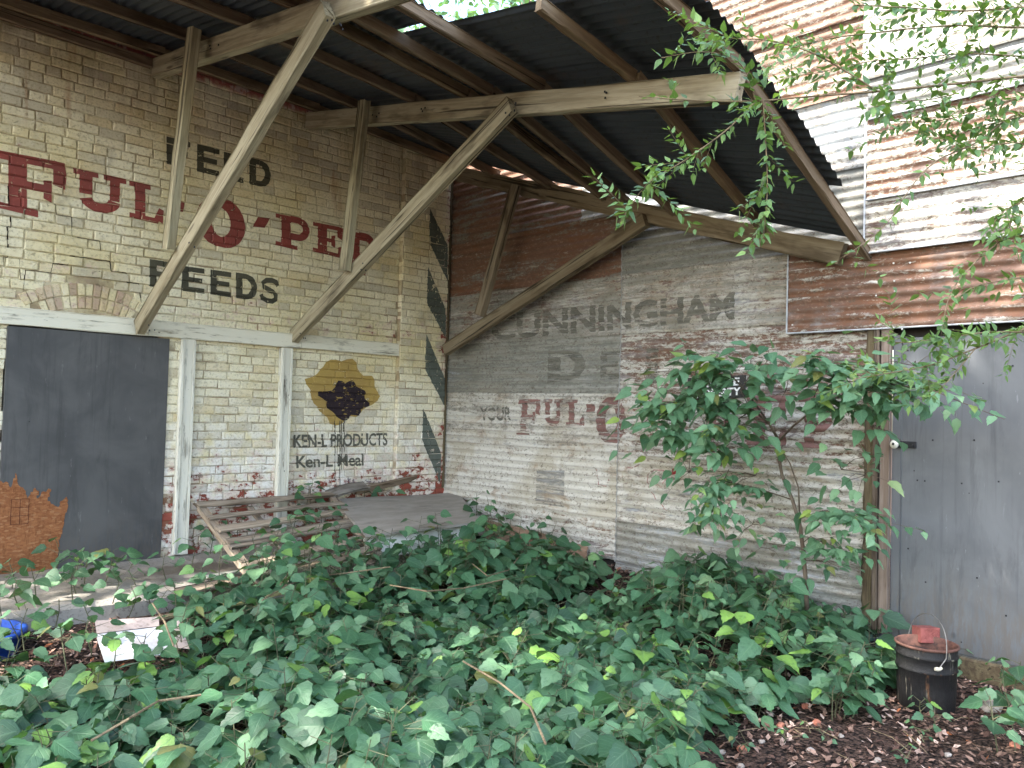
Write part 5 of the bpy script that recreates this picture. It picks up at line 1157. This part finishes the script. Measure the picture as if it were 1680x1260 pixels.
for _ in range(230):
    x, y = rl.uniform(-4.5, -.05), rl.uniform(-6.1, -1.4); q = proj((x, y, 0))
    if q[2] < 1.5: continue
    a = rl.uniform(0, 6.28); L = rl.uniform(.06, .3); d = Vector((math.cos(a), math.sin(a), 0)); b0 = Vector((x, y, gz(x, y)+.008)); m_ = b0+d*L*.5+Vector((-d.y, d.x, 0))*rl.uniform(-.03, .03)+Vector((0, 0, .012)); e = b0+d*L
    mb.tube([b0, m_, Vector((e.x, e.y, gz(e.x, e.y)+.008))], [.003, .0026, .0015], 4, rl.random(), cap=False)
tag(mb.build('fallen_twigs', M['twig']), 'thin dry twigs scattered over the soil', 'twigs', None, 'stuff')
M['stone'] = m_plain('pale_stone', (.26, .22, .19), (.40, .36, .32), 14, .9, .4)
def stone(px, py, s, label, mat=None, cat='stone', group=None, flat=.5):
    p = PX(px, py, 2, .02); bm = bmesh.new(); bmesh.ops.create_icosphere(bm, subdivisions=2, radius=1)
    for v in bm.verts: v.co *= 1+.35*mnoise.noise(v.co*1.3+Vector((px, py, 0))); v.co = Vector((v.co.x*s, v.co.y*s*.75, v.co.z*s*flat))
    bm.verts.index_update(); mb = MB(); mb.add([v.co+Vector((p.x, p.y, gz(p.x, p.y)+s*flat*.4)) for v in bm.verts], [[v.index for v in f.verts] for f in bm.faces]); bm.free()
    thing(mb.build('stone' if cat == 'stone' else 'brick_fragment', mat or M['stone'], smooth_=cat == 'stone'), label, cat, group)
M['redfrag'] = m_plain('red_fragment', (.30, .10, .06), (.42, .17, .11), 20, .9, .4)
stone(1620, 1152, .10, 'flat pale stone in the soil right of the tar bucket', flat=.25)
for a, b, s in ((1250, 1210, .02), (1330, 1228, .025), (1185, 1225, .022), (1265, 1165, .022), (1440, 1245, .02), (1215, 1250, .022), (1555, 1238, .02), (1380, 1205, .018)): stone(a, b, s, 'small pale pebble on the bare soil', group='pebbles on the bare soil')
for a, b, s in ((1280, 1185, .026), (1218, 1222, .03), (1340, 1182, .028), (1322, 1152, .026), (1665, 1222, .03), (1150, 1225, .024)): stone(a, b, s, 'small orange red brick fragment on the soil', M['redfrag'], 'brick fragment', 'brick fragments on the soil', .6)
def weed(px, py, h, n, s0, s1, label, count=1, group=None):
    p = PX(px, py, 2, .0); p.z = gz(p.x, p.y); E_ = empty('weed', label, 'weed', group, loc=tuple(p)); L = []; S = MB()
    for _ in range(count): plant(p.x+rv.uniform(-.09, .09)*(count > 1), p.y+rv.uniform(-.09, .09)*(count > 1), p.z, h*rv.uniform(.8, 1.2), n, s0, s1, (rv.uniform(-.4, .4), rv.uniform(-.4, .3)), .7, broad, 0, L, S)
    S.build('stem', M['stem'], E_); ms = {}
    for m_, k, t_ in L:
        if k not in ms: ms[k] = leaf_mesh(broad[k], 'leaf', M['leaf'])
        o = bpy.data.objects.new('leaf', ms[k]); COL.objects.link(o); o.parent = E_; o.matrix_basis = Matrix.Translation(-E_.location) @ m_
weed(1640, 1235, .26, 7, .08, .12, 'broad-leaved weed clump below the flat pale stone', 3)
weed(1672, 1180, .28, 7, .08, .12, 'tall weed clump right of the flat pale stone', 3)
weed(1600, 1105, .18, 7, .05, .09, 'weed growing against the right side of the bucket', 3)
weed(1655, 1085, .24, 7, .07, .11, 'leafy weed in front of the blue grey door', 3)
weed(1545, 1062, .22, 7, .05, .08, 'weed sprouting behind the tar bucket', 2)
weed(1480, 1075, .26, 7, .08, .11, 'broad-leaved weed touching the left of the bucket', 2)
weed(1525, 1195, .10, 6, .05, .075, 'low weed at the front foot of the bucket', 2)
weed(1395, 1185, .26, 8, .06, .10, 'weed clump standing at the edge of the thicket', 3)
for a, b in ((1225, 1235), (1280, 1222), (1215, 1195), (1345, 1218), (1520, 1225), (1480, 1252), (1620, 1195)): weed(a, b, .05, 5, .028, .045, 'tiny weed seedling on the bare soil', 1, 'seedlings on the bare soil')
